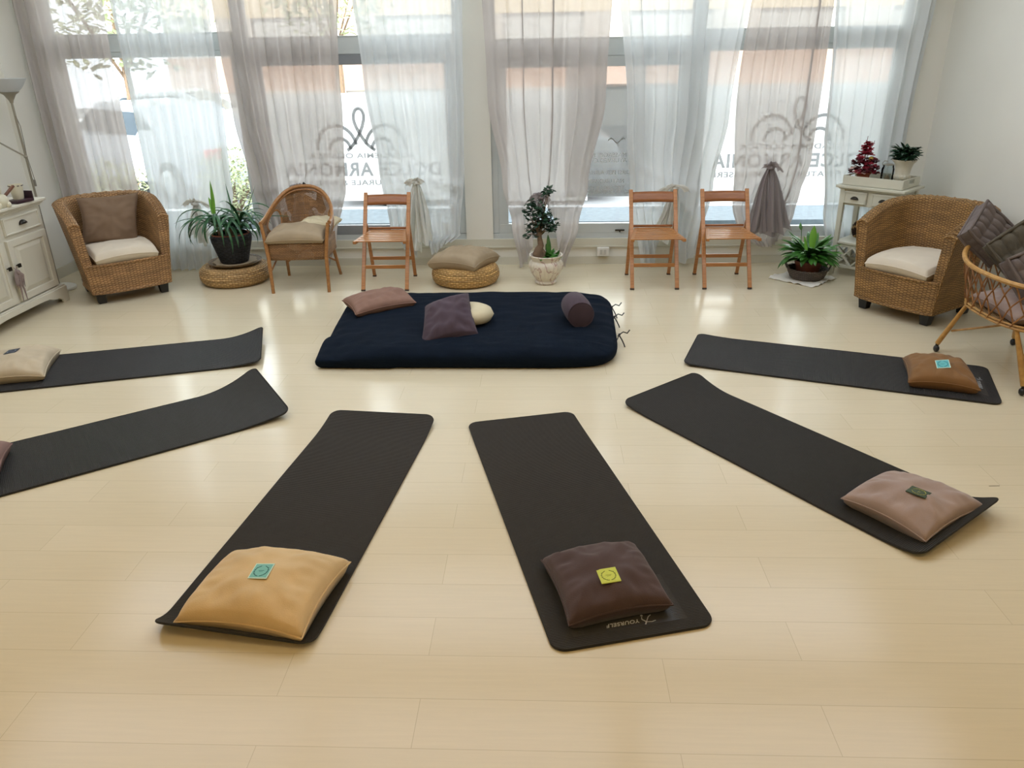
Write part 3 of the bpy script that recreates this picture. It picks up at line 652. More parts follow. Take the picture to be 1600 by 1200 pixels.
# ------------------------------------------------------------------ futon
fu = thing('futon', 'low navy blue futon mattress with tied cover in the middle of the floor', 'mattress', (-.55, 5.4, 0))
FC = [(-1.50, 4.68), (.50, 4.66), (.55, 6.12), (-1.60, 6.12)]
def futon_p(u, v, side):
    # rounded plan
    e = 7
    k = (abs(u) ** e + abs(v) ** e) ** (1 / e); s = 1
    m_ = max(abs(u), abs(v))
    if k > 1e-6: s = m_ / k
    pu, pv = u * lerp(1, s, .95), v * lerp(1, s, .95)
    if u < -.5 and v < -.5: pu, pv = lerp(pu, u * 1.03, .9), lerp(pv, v * 1.02, .9)
    a, b = (pu + 1) / 2, (pv + 1) / 2
    c = [Vector((x + .55, y - 5.4, 0)) for x, y in FC]
    p = c[0] * (1 - a) * (1 - b) + c[1] * a * (1 - b) + c[2] * a * b + c[3] * (1 - a) * b
    ed = m_; th = max(0, 1 - ed ** 9) ** .4
    H = .135 + .012 * nz(u * 1.6, v * 1.6, 3)
    if u < -.6 and v < -.6: H *= 1 - .35 * min(1, (-u - .6) * (-v - .6) / .1)
    w = .004 * math.sin(30 * u + 8 * v * u + 3 * nz(u * 3, v * 3, 2)) * (1 - v) * .5 + .006 * nz(u * 6, v * 14, 9) * (1 + max(0, u)) + .003 * math.sin(55 * (u + .25 * v * v)) * max(0, -u)
    if u > 0: w += .006 * math.sin(26 * v + 5 * u) * u ** 2
    mid = .055
    z = mid + ((H - mid) * th + w * th) if side > 0 else mid - mid * min(1, th * 1.6)
    return p + Vector((0, 0, max(z, .001)))
fm = MB(); NF = 90
def rim(t): return math.copysign(1 - (1 - abs(2 * t - 1)) ** 1.6, t - .5)
for side in (1, -1): fm.grid(lambda u, v: futon_p(rim(u), rim(v), side), NF, 70, flip=side < 0)
fo = fm.build('cover', M['navy'], fu, ang=3)
bm = bmesh.new(); bm.from_mesh(fo.data); bmesh.ops.remove_doubles(bm, verts=bm.verts, dist=.0008); bm.to_mesh(fo.data); bm.free()
for p in fo.data.polygons: p.use_smooth = True
for (y, l) in ((.36, 1), (.12, .7), (-.28, .9)):
    MB().tube([(1.06, y - .04, .05), (1.085, y, .085), (1.075, y + .03, .06)], .004, 6).tube([(1.08, y, .08), (1.11, y + .005, .10), (1.14, y + .02, .085), (1.15 + .01 * l, y + .05 * l, .10)], .0045, 6).tube([(1.08, y, .08), (1.10, y - .02, .05), (1.115, y - .03, .02), (1.12, y - .05 * l, .006)], .0045, 6).ball((1.083, y, .082), .009, 8, 6).build('tie', M['black'], fu)
cushion('cushion', 'brown pink flat cushion at the back left corner of the futon', 'cushion', [(-1.39, 5.36), (-.985, 5.66), (-1.16, 6.02), (-1.58, 5.72)], .11, M['brownl'], .128, 31)
# round cream cushion with the purple one leaning on it
rc = thing('round_cushion', 'round cream cushion behind the purple square one on the futon', 'cushion', (-.53, 5.27, .13))
rp = [(.0001, 0)] + [(.17 * math.cos(a) ** .6 if a < 1.57 else 0.0001, .06 + .06 * math.sin(a)) for a in [-1.4 + i * .2 for i in range(15)]] + [(.0001, .12)]
MB().lathe([(.001, .0), (.10, .004), (.15, .022), (.17, .06), (.155, .095), (.11, .117), (.05, .125), (.012, .118), (.001, .112)], n=40, flute=24, fr=(.03, .1), fa=.02).build('cover', M['cream'], rc, ang=3)
MB().ball((0, 0, .117), .014, 10, 6, (1, 1, .5)).build('button', M['cream'], rc)
pm, lp = cushion_mesh([(-.22, -.22), (.19, -.21), (.23, .21), (-.10, .17)], .12, 41)
pt = thing('cushion', 'purple square cushion leaning on the round cream cushion', 'cushion', (-.70, 5.12, .19))
pt.rotation_euler = (d2(25), d2(-7), d2(17))
o_ = pm.build('cover', M['purple'], pt, ang=3, xf=Matrix.Translation((0, 0, -.02)))
MB().tube(lp, .003, 6, closed=True).build('seam', M['purple'], pt, xf=Matrix.Translation((0, 0, -.02)))
bo = thing('bolster', 'purple cylindrical bolster at the right of the futon', 'bolster', (.24, 5.27, .222), d2(9))
MB().lathe([(.001, -.14), (.06, -.146), (.085, -.14), (.094, -.125), (.1, 0), (.094, .125), (.085, .14), (.06, .146), (.001, .14)], n=36, flute=0).build('cover', M['purple'], bo, xf=Matrix.Rotation(-PI / 2, 4, 'X'))
MB().tube([(.09 * math.cos(a), -.138, .09 * math.sin(a)) for a in [i * 2 * PI / 30 for i in range(30)]], .004, 6, closed=True).build('piping', M['purple'], bo)

# ------------------------------------------------------------------ wicker tub armchairs
def armchair(label, loc, rz, wm, seed):
    """local: front faces -y; legs on a .50 square"""
    t = thing('wicker_armchair', label, 'armchair', (loc[0], loc[1], 0), rz)
    def ph(s):   # plan direction of the U, s 0..1 from front left over the back to front right
        if s < .27: return (-1, lerp(-1, .15, s / .27))
        if s > .73: return (1, lerp(.15, -1, (s - .73) / .27))
        a = PI - (s - .27) / .46 * PI
        c, q = math.cos(a), math.sin(a)
        return (math.copysign(abs(c) ** .75, c), .15 + .85 * q ** .75)
    def top_z(s):
        k = min(1, max(0, (min(s, 1 - s)) / .5)); return lerp(.685, .835, k ** .9 * (2 - k ** .9))
    def pt(s, z, inner):
        x, y = ph(s); f = (z - .1) / .6; grow = lerp(.315, .392, max(0, f) ** 1.15); gy = lerp(.30, .36, max(0, f))
        th = lerp(.05, .085, max(0, f)) if inner else 0
        yy = y * (gy - (th if y > 0 else 0)); xx = x * (grow - th)
        if y < 0: yy = y * lerp(.30, .315, f)
        return Vector((xx, yy, z))
    prof = [('o', 0.0), ('o', .12), ('o', .24), ('o', .36), ('o', .48), ('o', .6), ('o', .72), ('o', .84), ('o', .93), ('o', .98), ('m', .25), ('m', .5), ('m', .75), ('i', .98), ('i', .93), ('i', .8), ('i', .65), ('i', .5), ('i', .36)]
    mb = MB(); NS = 72
    vs = []; acc = 0; last = None
    for k, (typ, q) in enumerate(prof):
        row = []
        for i in range(NS + 1):
            s = i / NS; tz = top_z(s)
            if typ == 'm':
                a = pt(s, lerp(.1, tz, .98), False); b = pt(s, lerp(.1, tz, .98), True); p = a.lerp(b, q); p.z += .018 * math.sin(q * PI) + .004 * math.sin(s * 150)
            else: p = pt(s, lerp(.1, tz, q), typ == 'i')
            row.append(p)
        vs.append(row)
    ul = [0]
    for i in range(NS): ul.append(ul[-1] + (vs[5][i + 1] - vs[5][i]).length)
    vl = [0]
    for k in range(len(prof) - 1): vl.append(vl[-1] + max(.012, (vs[k + 1][NS // 2] - vs[k][NS // 2]).length))
    for row in vs: mb.v += row
    W_ = NS + 1
    for k in range(len(prof) - 1):
        for i in range(NS):
            q = (k * W_ + i, k * W_ + i + 1, (k + 1) * W_ + i + 1, (k + 1) * W_ + i)
            mb.face(q[::-1], ((vl[k + 1], ul[i]), (vl[k + 1], ul[i + 1]), (vl[k], ul[i + 1]), (vl[k], ul[i])) if False else ((ul[i], vl[k + 1]), (ul[i + 1], vl[k + 1]), (ul[i + 1], vl[k]), (ul[i], vl[k])))
    # arm fronts
    for i, sg in ((0, 1), (NS, -1)):
        o_i = list(range(0, 10)); i_i = list(range(18, 12, -1))
        for a in range(9):
            b = min(len(i_i) - 1, int(a * .6)); b2 = min(len(i_i) - 1, int((a + 1) * .6))
            q = [vs[o_i[a]][i], vs[o_i[a + 1]][i], vs[i_i[b2]][i], vs[i_i[b]][i]] if b != b2 else [vs[o_i[a]][i], vs[o_i[a + 1]][i], vs[i_i[b]][i]]
            n0 = len(mb.v); mb.v += [p.copy() for p in q]; idx = list(range(n0, n0 + len(q)))
            uvs = [(p.x, p.z) for p in q]
            if sg > 0: idx = idx[::-1]; uvs = uvs[::-1]
            mb.face(idx, uvs)
        cap = [vs[k][i] for k in range(9, 14)]; n0 = len(mb.v); mb.v += [p.copy() for p in cap]; mb.face(list(range(n0, n0 + 5)), [(p.x, p.z) for p in cap])
    # apron under the seat, seat deck
    def ap(u, v):
        x = lerp(-.315, .315, u); z = lerp(.1, .335, v); return (x * (1 + .05 * v), -.305 - .035 * (1 - (2 * u - 1) ** 2) * 1 - .012 * v, z)
    mb.grid(ap, 24, 8, uvs=(.63, .235))
    mb.grid(lambda u, v: (lerp(-.315, .315, u) * 1.05, lerp(-.317 - .035 * (1 - (2 * u - 1) ** 2), -.26, v), .335 + .006 * math.sin(v * PI)), 24, 3, uvs=(.63, .08))
    mb.grid(lambda u, v: (lerp(-.30, .30, u), lerp(-.30, .27, v), .325), 4, 4, uvs=(.6, .6))
    mb.grid(lambda u, v: (lerp(-.31, .31, u), lerp(-.32, .18, v), .105), 4, 4, uvs=(.6, .6), flip=True)
    mb.build('woven_body', wm, t, ang=1.0)
    br = MB()
    rim0 = [pt(i / 40, .1, False) + Vector((0, 0, .0)) for i in range(41)] + [Vector((lerp(.315, -.315, k / 10), -.31 - .035 * (1 - (2 * (k / 10) - 1) ** 2), .1)) for k in range(1, 10)]
    br.tube(rim0, .011, 8, closed=True)
    for i in (0, NS): br.tube([vs[k][i] for k in range(0, 14)], .009, 7)
    br.tube([(lerp(-.31, .31, k / 12) * 1.05, -.318 - .035 * (1 - (2 * (k / 12) - 1) ** 2), .338) for k in range(13)], .009, 7)
    br.build('braided_edge', wm, t)
    # raised wrapping over the top rim
    wr = MB()
    for i in range(46):
        s = .02 + .96 * i / 45; tz = top_z(s); a = pt(s, lerp(.1, tz, .97), False); b = pt(min(1, s + .012), lerp(.1, tz, .97), True); c = (a + b) / 2 + Vector((0, 0, .022))
        wr.tube([a, a.lerp(c, .55) + Vector((0, 0, .006)), c, b.lerp(c, .55) + Vector((0, 0, .006)), b], .008, 6)
    wr.build('rim_wrapping', wm, t)
    for x in (-1, 1):
        for y in (-1, 1):
            X, Y = x * .255, y * .245
            MB().hexa([(X - .03, Y - .03, 0), (X + .03, Y - .03, 0), (X + .03, Y + .03, 0), (X - .03, Y + .03, 0), (X - .042, Y - .042, .11), (X + .042, Y - .042, .11), (X + .042, Y + .042, .11), (X - .042, Y + .042, .11)]).build('leg', M['black'], t, smooth=False, bevel=.003)
    return t
# left: legs at (-3.80,6.16) and (-3.41,6.49); right: (2.55,5.95) and (2.83,5.52)
def place_chair_from_legs(fl_, fr_, d=.245):
    dx, dy = fr_[0] - fl_[0], fr_[1] - fl_[1]; a = math.atan2(dy, dx)
    mx, my = (fl_[0] + fr_[0]) / 2, (fl_[1] + fr_[1]) / 2
    return (mx - math.sin(a) * d, my + math.cos(a) * d), a
pA, aA = place_chair_from_legs((-3.79, 6.19), (-3.40, 6.52)); pB, aB = place_chair_from_legs((2.56, 5.97), (2.85, 5.55))
armchair('honey wicker tub armchair by the left sideboard, with a taupe pillow in it', pA, aA, M['wicker'], 1)
armchair('golden wicker tub armchair next to the willow basket, holding only a white pad', pB, aB, M['wicker2'], 2)
def in_frame(p, a, x, y): return (p[0] + x * math.cos(a) - y * math.sin(a), p[1] + x * math.sin(a) + y * math.cos(a))
def seat_pad(label, p, a):
    t = thing('seat_cushion', label, 'seat cushion', (p[0], p[1], .334), a)
    mb, lp = cushion_mesh([(-.25, -.345), (.25, -.345), (.25, .24), (-.25, .24)], .135, 5 + p[0], seam_z=.5, pinch=-.015, wr=.004, ex=.14)
    mb.build('cover', M['white_pad'], t, ang=3); MB().tube(lp, .0035, 6, closed=True).build('seam', M['white_pad'], t)
seat_pad('off-white seat cushion under the taupe pillow in the left armchair', pA, aA)
seat_pad('off-white seat cushion in the right armchair next to the basket', pB, aB)
c_ = in_frame(pA, aA, 0.01, .09)
tp = thing('cushion', 'taupe pillow leaning on the back of the left wicker armchair', 'cushion', (c_[0], c_[1], .63), aA)
mb, lp = cushion_mesh([(-.24, -.2), (.2, -.23), (.26, .25), (-.24, .19)], .15, 51, seam_z=.5, pinch=.1)
X = Matrix.Rotation(d2(68), 4, 'X') @ Matrix.Rotation(d2(-8), 4, 'Z') @ Matrix.Translation((0, 0, -.07))
mb.build('cover', M['taupec'], tp, ang=3, xf=X); MB().tube(lp, .0035, 6, closed=True).build('seam', M['taupec'], tp, xf=X)

# ------------------------------------------------------------------ round-backed cane chair
cc = thing('cane_chair', 'round-backed woven cane chair with arms, a beige cushion on its seat', 'chair', (-2.16, 6.76, 0), d2(4))
def hoop(s):   # 0 left front .. .5 back .. 1 right front
    a = PI * (1 - s); x = .295 * math.copysign(abs(math.cos(a)) ** .8, math.cos(a)); y = -.22 + .50 * math.sin(a) ** .7
    z = .60 + .235 * max(0, math.sin(a)) ** 1.5
    return Vector((x, y, z))
def seatc(s):
    a = PI * (1 - s); return Vector((.245 * math.copysign(abs(math.cos(a)) ** .7, math.cos(a)), -.25 + .47 * math.sin(a) ** .6, .43))
def shell(u, v):
    a, b = seatc(u), hoop(u); p = a.lerp(b, v); p += Vector((p.x, p.y + .1, 0)).normalized() * .025 * math.sin(v * PI); return p
def hole(u, v): 
    for c in (.17, .83):
        if ((u - c) / .09) ** 2 + ((v - .46) / .33) ** 2 < 1: return True
    return False
sh = MB().grid(shell, 80, 26, skip=hole, uvs=(1.5, .4)); sh.build('woven_back', M['wicker3'], cc, ang=2)
fr_ = MB(); fr_.tube([hoop(i / 48) for i in range(49)], .016, 10)
fr_.tube([hoop(i / 48) + Vector((0, -.004, -.03)) for i in range(49)], .008, 8)
for c in (.17, .83): fr_.tube([shell(c + .093 * math.cos(a), .46 + .34 * math.sin(a)) for a in [i * 2 * PI / 36 for i in range(36)]], .008, 8, closed=True)
fr_.build('hoop_frame', M['cane'], cc)
MB().tube([(-.01, .29, .835), (0, .285, .86), (.012, .29, .84)], .012, 8).build('hanging_loop', M['black'], cc)
MB().grid(lambda u, v: ((-.25 + .5 * u), -.255 - .01 * math.sin(u * PI), .285 + .145 * v), 20, 4, uvs=(.5, .145)).grid(lambda u, v: (-.25, -.255 + .45 * u, .285 + .145 * v), 20, 4, uvs=(.5, .11), flip=True).grid(lambda u, v: (.25, -.255 + .45 * u, .285 + .145 * v), 20, 4, uvs=(.5, .11)).grid(lambda u, v: ((-.25 + .5 * u), .2, .32 + .11 * v), 20, 4, uvs=(.5, .11), flip=True).grid(lambda u, v: (-.25 + .5 * u, -.255 + .47 * v, .43), 10, 10, uvs=(.5, .5)).build('woven_seat', M['wicker3'], cc, ang=1, solid=.006)
for sx in (-1, 1):
    MB().tube([(sx * .245, -.295, 0), (sx * .25, -.275, .32), (sx * .262, -.262, .43), (sx * .285, -.235, .60)], [.015, .017, .017, .014], 10).build('leg', M['cane'], cc)
    MB().tube([(sx * .245, .30, 0), (sx * .215, .17, .36), (sx * .21, .165, .43)], [.014, .016, .016], 10).build('leg', M['cane'], cc)
    MB().tube([(sx * .24, -.26, .2), (sx * .21, .0, .32)], .008, 8).build('brace', M['cane'], cc)
MB().tube([(-.235, .25, .14), (0, .12, .31)], .008, 8).tube([(.235, .25, .14), (0, .12, .31)], .008, 8).build('brace', M['cane'], cc)
cushion('seat_cushion', 'beige rounded seat cushion on the round-backed cane chair', 'seat cushion', rectc(.50, .46, -2.165, 6.70), .13, M['beige_c'], .434, 61, rot=(0, 0, d2(4)), seam_z=.25, pinch=.02, ex=.3)
mb, lp = cushion_mesh(rectc(.34, .3), .07, 71)
bc = thing('cushion', 'small cream cushion poking out behind the cane chair seat', 'cushion', (-2.03, 6.9, .51), d2(0))
mb.build('cover', M['cream'], bc, ang=3)

# ------------------------------------------------------------------ folding chairs
def folding_chair(label, loc, rz=0):
    t = thing('folding_chair', label, 'folding chair', (loc[0], loc[1], 0), rz, 'wooden folding chairs along the windows')
    hw = .205; b = M['beech']
    ytop = .44
    for s in (-1, 1):
        x = s * (hw - .011)
        MB().bar((x, 0, .012), (x, ytop, .785), .022, .034, up=(1, 0, 0)).build('front_post', b, t, smooth=False, bevel=.004)
        MB().bar((x, -.001, 0), (x, .006, .014), .023, .035, up=(1, 0, 0)).build('foot_tip', M['tip'], t, smooth=False)
        x2 = s * (hw - .012)
        MB().bar((x2, .49, .012), (x2, .325, .53), .02, .03, up=(1, 0, 0)).build('rear_leg', b, t, smooth=False, bevel=.004)
        MB().bar((x2, .494, 0), (x2, .489, .014), .021, .033, up=(1, 0, 0)).build('foot_tip', M['tip'], t, smooth=False)
        x3 = s * (hw + .004 if s > 0 else hw + .004)
        MB().bar((s * (hw + .012), -.07, .447), (s * (hw - .058), .33, .462), .03, .024).build('seat_rail', b, t, smooth=False, bevel=.004)
    bk = MB().grid(lambda u, v: (lerp(-hw + .02, hw - .02, u), ytop - .045 + .03 * math.sin(u * PI) + .048 * (v - .3), lerp(.685, .765, v)), 16, 3)
    bk.build('back_rest', M['beechd'], t, solid=.014)
    for k in range(7):
        y = -.062 + k * .058; z = .45 + .0375 * (y + .07) * 1; w = lerp(hw * 2 + .01, hw * 2 - .12, k / 6.5)
        MB().box((0, y + .018, z + .006), (w, .044, .011)).build('slat', b, t, smooth=False, bevel=.003)
    MB().box((0, .345, .485), (hw * 2 - .06, .018, .02)).build('rear_seat_bar', M['beechd'], t, smooth=False, bevel=.003)
    MB().bar((-hw + .02, .105, .192), (hw - .02, .105, .192), .016, .032).build('stretcher', b, t, smooth=False, bevel=.003)
    MB().bar((-hw + .02, .43, .19), (hw - .02, .43, .19), .016, .032).build('stretcher', b, t, smooth=False, bevel=.003)
    return t
f1 = folding_chair('wooden folding chair between the cane chair and the pouf with a cushion', (-1.40, 6.50))
def copy_chair(src, label, loc, rz=0):
    c = clone(src); c.location = (loc[0], loc[1], 0); c.rotation_euler = (0, 0, rz); c['label'] = label; return c
copy_chair(f1, 'wooden folding chair right of the power socket, middle one of the three', (.965, 6.50), d2(0))
copy_chair(f1, 'wooden folding chair nearest the peace lily, its seat beside the dark curtain bunch', (1.59, 6.50), d2(0))

# ------------------------------------------------------------------ poufs
def pouf(label, loc, R_, H, m):
    t = thing('braided_pouf', label, 'pouf', (loc[0], loc[1], 0), random.random())
    pr = [(.001, .0)]; N = 9
    pr += [(R_ * .72, 0.0)]
    for i in range(40):
        a = -PI / 2 + PI * i / 39; r = R_ - H / 2 * .9 + H / 2 * .9 * math.cos(a) ** .8 if math.cos(a) > 0 else R_ - H / 2 * .9
        z = H / 2 + H / 2 * math.sin(a); pr.append((r + .004 * abs(math.sin(i * PI * 9 / 39)), max(z, .001)))
    n2 = 14
    for i in range(1, n2 + 1):
        r = (R_ - H * .45) * (1 - i / n2); pr.append((max(r, .001), H - .004 * (1 - abs(math.sin(i * PI / 2))) - .012 * (i / n2)))
    MB().lathe(pr, n=72).build('braided_cover', m, t, ang=3)
    return t
pouf('round braided pouf under the tray with the strappy plant', (-2.87, 6.87), .315, .165, M['paleweave'])
pouf('round braided pouf with a beige cushion on top, behind the futon', (-.71, 6.80), .305, .165, M['paleweave2'])
cushion('cushion', 'beige cushion with piped seam lying on the middle braided pouf', 'cushion', [(-1.04, 6.66), (-.60, 6.52), (-.40, 6.92), (-.84, 7.05)], .17, M['beige_c'], .155, 81, seam_z=.42, pinch=.05)

# tray and dracaena
ty = thing('round_tray', 'round woven brown tray on the left braided pouf', 'tray', (-2.85, 6.86, .163))
MB().lathe([(.001, .004), (.18, .004), (.205, .012), (.235, .03), (.237, .036), (.228, .036), (.2, .02), (.17, .012), (.001, .012)], n=48).build('tray_body', M['traytan'], ty)
MB().lathe([(.001, .013), (.12, .014), (.18, .022), (.2, .03), (.195, .036), (.15, .026), (.001, .022)], n=30, flute=9, fr=(.02, .04), fa=.12).build('cloth_liner', M['beige_c'], ty)
def potplant(nm, label, loc): return thing(nm, label, 'potted plant', loc)
dr = potplant('potted_dracaena', 'tall strap-leaved plant in a black woven pot on the left pouf', (-2.85, 6.85, .185))
MB().lathe([(.001, 0), (.115, 0), (.125, .01), (.15, .1), (.178, .2), (.182, .235), (.176, .262), (.165, .264), (.158, .25), (.155, .235), (.001, .235)], n=48).build('pot', M['potblk'], dr)
MB().lathe([(.165, .262), (.17, .266), (.158, .27), (.154, .262)], n=48, caps=False).build('inner_rim', M['terra'], dr)
MB().lathe([(.001, .24), (.155, .236)], n=24, caps=False).build('soil', M['soil'], dr)
rnd = random.Random(4)
for (cx_, cy_, h_, n_, L0) in ((-.09, -.02, .17, 34, .46), (.08, .03, .12, 30, .38), (0, .03, .06, 14, .3)):
    st = MB().tube([(cx_, cy_, .2), (cx_ * 1.1, cy_, .26 + h_ * .5), (cx_ * 1.15, cy_, .25 + h_)], .013, 8); st.build('cane', M['bark'], dr)
    lf = MB()
    for k in range(n_):
        az = k * 2.399 + rnd.uniform(-.3, .3); el = rnd.uniform(.45, 1.4); L_ = L0 * rnd.uniform(.8, 1.25)
        L_ *= 1 - .35 * max(0, math.sin(az))
        lf.leaf((cx_ * 1.15, cy_, .25 + h_ * rnd.uniform(.3, 1)), az, L_, el, rnd.uniform(1.4, 3.2), .032, 11, .3, .0, rnd.uniform(-.4, .4), .35)
    lf.build('foliage', M['leaft'], dr, ang=3)
MB().leaf((-.12, -.02, .38), 1.2, .36, 1.52, .05, .055, 8, .2, 0, .3, .5).leaf((-.1, -.01, .36), 2.6, .24, 1.4, .25, .04, 8, .2, 0, .3, .5).build('young_leaves', M['leafy'], dr, ang=3)
MB().leaf((.05, .04, .3), 2.2, .42, 1.25, .15, .02, 8, .3).leaf((.1, .04, .3), .7, .42, 1.2, .2, .02, 8, .3).leaf((.05, .0, .33), .1, .55, .45, .75, .03, 9, .3).build('long_leaves', M['leaft'], dr, ang=3)

# ------------------------------------------------------------------ urn with small tree
ur = potplant('potted_tree', 'small twisted tree in a veined ceramic urn behind the futon', (.02, 6.74, 0))
MB().lathe([(.001, 0), (.085, 0), (.095, .008), (.095, .02), (.08, .03), (.095, .045), (.125, .09), (.148, .145), (.152, .175), (.142, .2), (.128, .212), (.13, .222), (.142, .245), (.15, .258), (.146, .264), (.138, .262), (.128, .245), (.12, .23), (.001, .23)], n=96, flute=22, fr=(.045, .2), fa=.06).build('urn', M['marble'], ur)
MB().lathe([(.001, .236), (.125, .232)], n=24, caps=False).build('soil', M['soil'], ur)
MB().tube([(-.05, 0, .2), (-.075, 0, .27), (-.062, -.01, .31), (-.045, 0, .345), (-.055, 0, .40), (-.06, 0, .45), (-.055, 0, .55)], [.045, .045, .036, .028, .022, .02, .012], 12).tube([(-.03, .01, .22), (-.02, .015, .27), (-.05, .01, .33)], [.03, .024, .01], 10).build('trunk', M['bark'], ur)
br_ = MB(); lf = MB(); rnd = random.Random(9)
for (x, y, z, r, n_) in ((-.13, -.02, .70, .05, 26), (-.15, -.01, .62, .045, 20), (-.12, .0, .56, .05, 22), (-.06, -.03, .66, .06, 34), (.0, -.03, .60, .065, 40), (.04, -.02, .53, .06, 34), (-.02, .0, .52, .055, 26), (-.13, .02, .48, .05, 24), (-.05, .0, .57, .06, 26), (.01, .01, .80, .035, 16), (.03, -.01, .83, .03, 12), (.06, 0, .50, .035, 12), (-.09, .0, .44, .04, 12), (-.17, 0, .44, .03, 8)):
    br_.tube([(-.058, 0, .42), ((x - .06) / 2, y, lerp(.45, z, .5)), (x, y, z)], [.008, .005, .002], 6)
    for k in range(int(n_ * 1.5)):
        d = Vector((rnd.gauss(0, 1), rnd.gauss(0, 1), rnd.gauss(0, 1))).normalized() * r * 1.1 * rnd.random() ** .4
        lf.leaf((x + d.x, y + d.y, z + d.z), rnd.uniform(0, 2 * PI), rnd.uniform(.035, .052), rnd.uniform(-.4, .9), .8, .03, 4, .15, 0, rnd.uniform(-1, 1), .5)
br_.build('branches', M['bark'], ur); lf.build('foliage', M['leafd'], ur, ang=3)
lf = MB()
for k in range(26): lf.leaf((.04 + rnd.uniform(-.05, .05), rnd.uniform(-.05, .03), .235), rnd.uniform(0, 2 * PI), rnd.uniform(.07, .14), rnd.uniform(.4, 1.4), 1.0, .045, 6, .2, 0, rnd.uniform(-.5, .5), .45)
lf.leaf((.03, 0, .24), 1.8, .2, 1.5, .5, .045, 7, .2).build('undergrowth', M['leafl'], ur, ang=3)

# ------------------------------------------------------------------ peace lily on cloth
def cloth_pt(u, v):
    x, y = lerp(-.21, .21, u), lerp(-.21, .21, v); a = -.82; e = max(abs(2 * u - 1), abs(2 * v - 1))
    x, y = x * (1 + .2 * nz(u * 2, v * 2, 3)), y * (1 + .2 * nz(u * 2, v * 2, 8))
    return (x * math.cos(a) - y * math.sin(a), x * math.sin(a) + y * math.cos(a), .004 + (.03 * abs(nz(u * 5, v * 5, 2)) if e > .62 else 0) * (e - .62) / .38)
cl = MB().grid(cloth_pt, 48, 48)
co = cl.build('floor_cloth', M['cloth'], None, solid=.003, loc=(2.33, 6.82, 0)); tag(co, 'crumpled white cloth on the floor under the peace lily basket', 'cloth')
bs = thing('wicker_plant_basket', 'shallow grey wicker basket with two handles under the peace lily', 'basket', (2.37, 6.83, .008))
MB().lathe([(.001, 0), (.13, 0), (.15, .015), (.168, .055), (.176, .085), (.168, .09), (.16, .06), (.14, .02), (.001, .012)], n=48).build('woven_body', M['traybrown'], bs)
MB().tube([(.173 * math.cos(a), .173 * math.sin(a), .088 + .003 * math.sin(a * 24)) for a in [i * 2 * PI / 72 for i in range(72)]], .009, 7, closed=True).build('rim', M['traybrown'], bs)
for s in (-1, 1): MB().tube([(s * .17, -.05, .085), (s * .19, -.035, .12), (s * .195, 0, .135), (s * .19, .035, .12), (s * .17, .05, .085)], .007, 7).build('handle', M['traybrown'], bs)
ly = potplant('peace_lily', 'bushy peace lily in a dark terracotta pot near the console table', (2.37, 6.83, .02))
MB().lathe([(.001, 0), (.085, 0), (.09, .01), (.108, .1), (.12, .13), (.12, .15), (.11, .15), (.105, .13), (.001, .13)], n=40).build('pot', M['terrad'], ly)
MB().lathe([(.001, .137), (.108, .132)], n=24, caps=False).build('soil', M['soil'], ly)
lf = MB(); rnd = random.Random(12)
for k in range(130):
    az = k * 2.399; el = rnd.uniform(.5, 1.45); L_ = rnd.uniform(.19, .31)
    lf.leaf((.04 * math.cos(az), .04 * math.sin(az), .14 + rnd.uniform(0, .04)), az + rnd.uniform(-.3, .3), L_, el, rnd.uniform(.9, 2.2), .052, 8, .18, 0, rnd.uniform(-.3, .3), .6)
lf.build('foliage', M['leafl'], ly, ang=3)
MB().leaf((.01, -.02, .2), 1.5, .26, 1.5, .12, .062, 8, .2, 0, .2, .6).leaf((.05, -.04, .17), -.25, .24, .7, 1.0, .05, 8, .2).leaf((-.02, -.03, .2), 2.2, .18, 1.3, .3, .05, 8, .2).build('bright_leaves', M['leafy'], ly, ang=3)
MB().tube([(-.05, 0, .15), (-.09, 0, .32), (-.1, 0, .43)], .003, 6).leaf((-.1, 0, .42), 1.8, .07, 1.3, .5, .035, 6, .3).build('flower', M['leafl'], ly)

# ------------------------------------------------------------------ console table with tray top
ct = thing('console_table', 'cream console table with two drawers and a crossed lower rail', 'table', (2.938, 6.955, 0), d2(-44.6))
w, d, H = .52, .37, .80; tb = M['tabw']
for sx in (-1, 1):
    for sy in (-1, 1):
        x, y = sx * (w / 2 - .02), sy * (d / 2 - .02)
        MB().hexa([(x - .017, y - .017, 0), (x + .017, y - .017, 0), (x + .017, y + .017, 0), (x - .017, y + .017, 0), (x - .021, y - .021, H - .02), (x + .021, y - .021, H - .02), (x + .021, y + .021, H - .02), (x - .021, y + .021, H - .02)]).build('leg', tb, ct, smooth=False, bevel=.002)
MB().box((0, 0, H - .095), (w - .03, d - .03, .15)).build('apron', tb, ct, smooth=False, bevel=.002)
MB().box((0, 0, H - .01), (w + .07, d + .06, .022)).box((0, 0, H - .026), (w + .03, d + .03, .012)).build('top', tb, ct, smooth=False, bevel=.004)
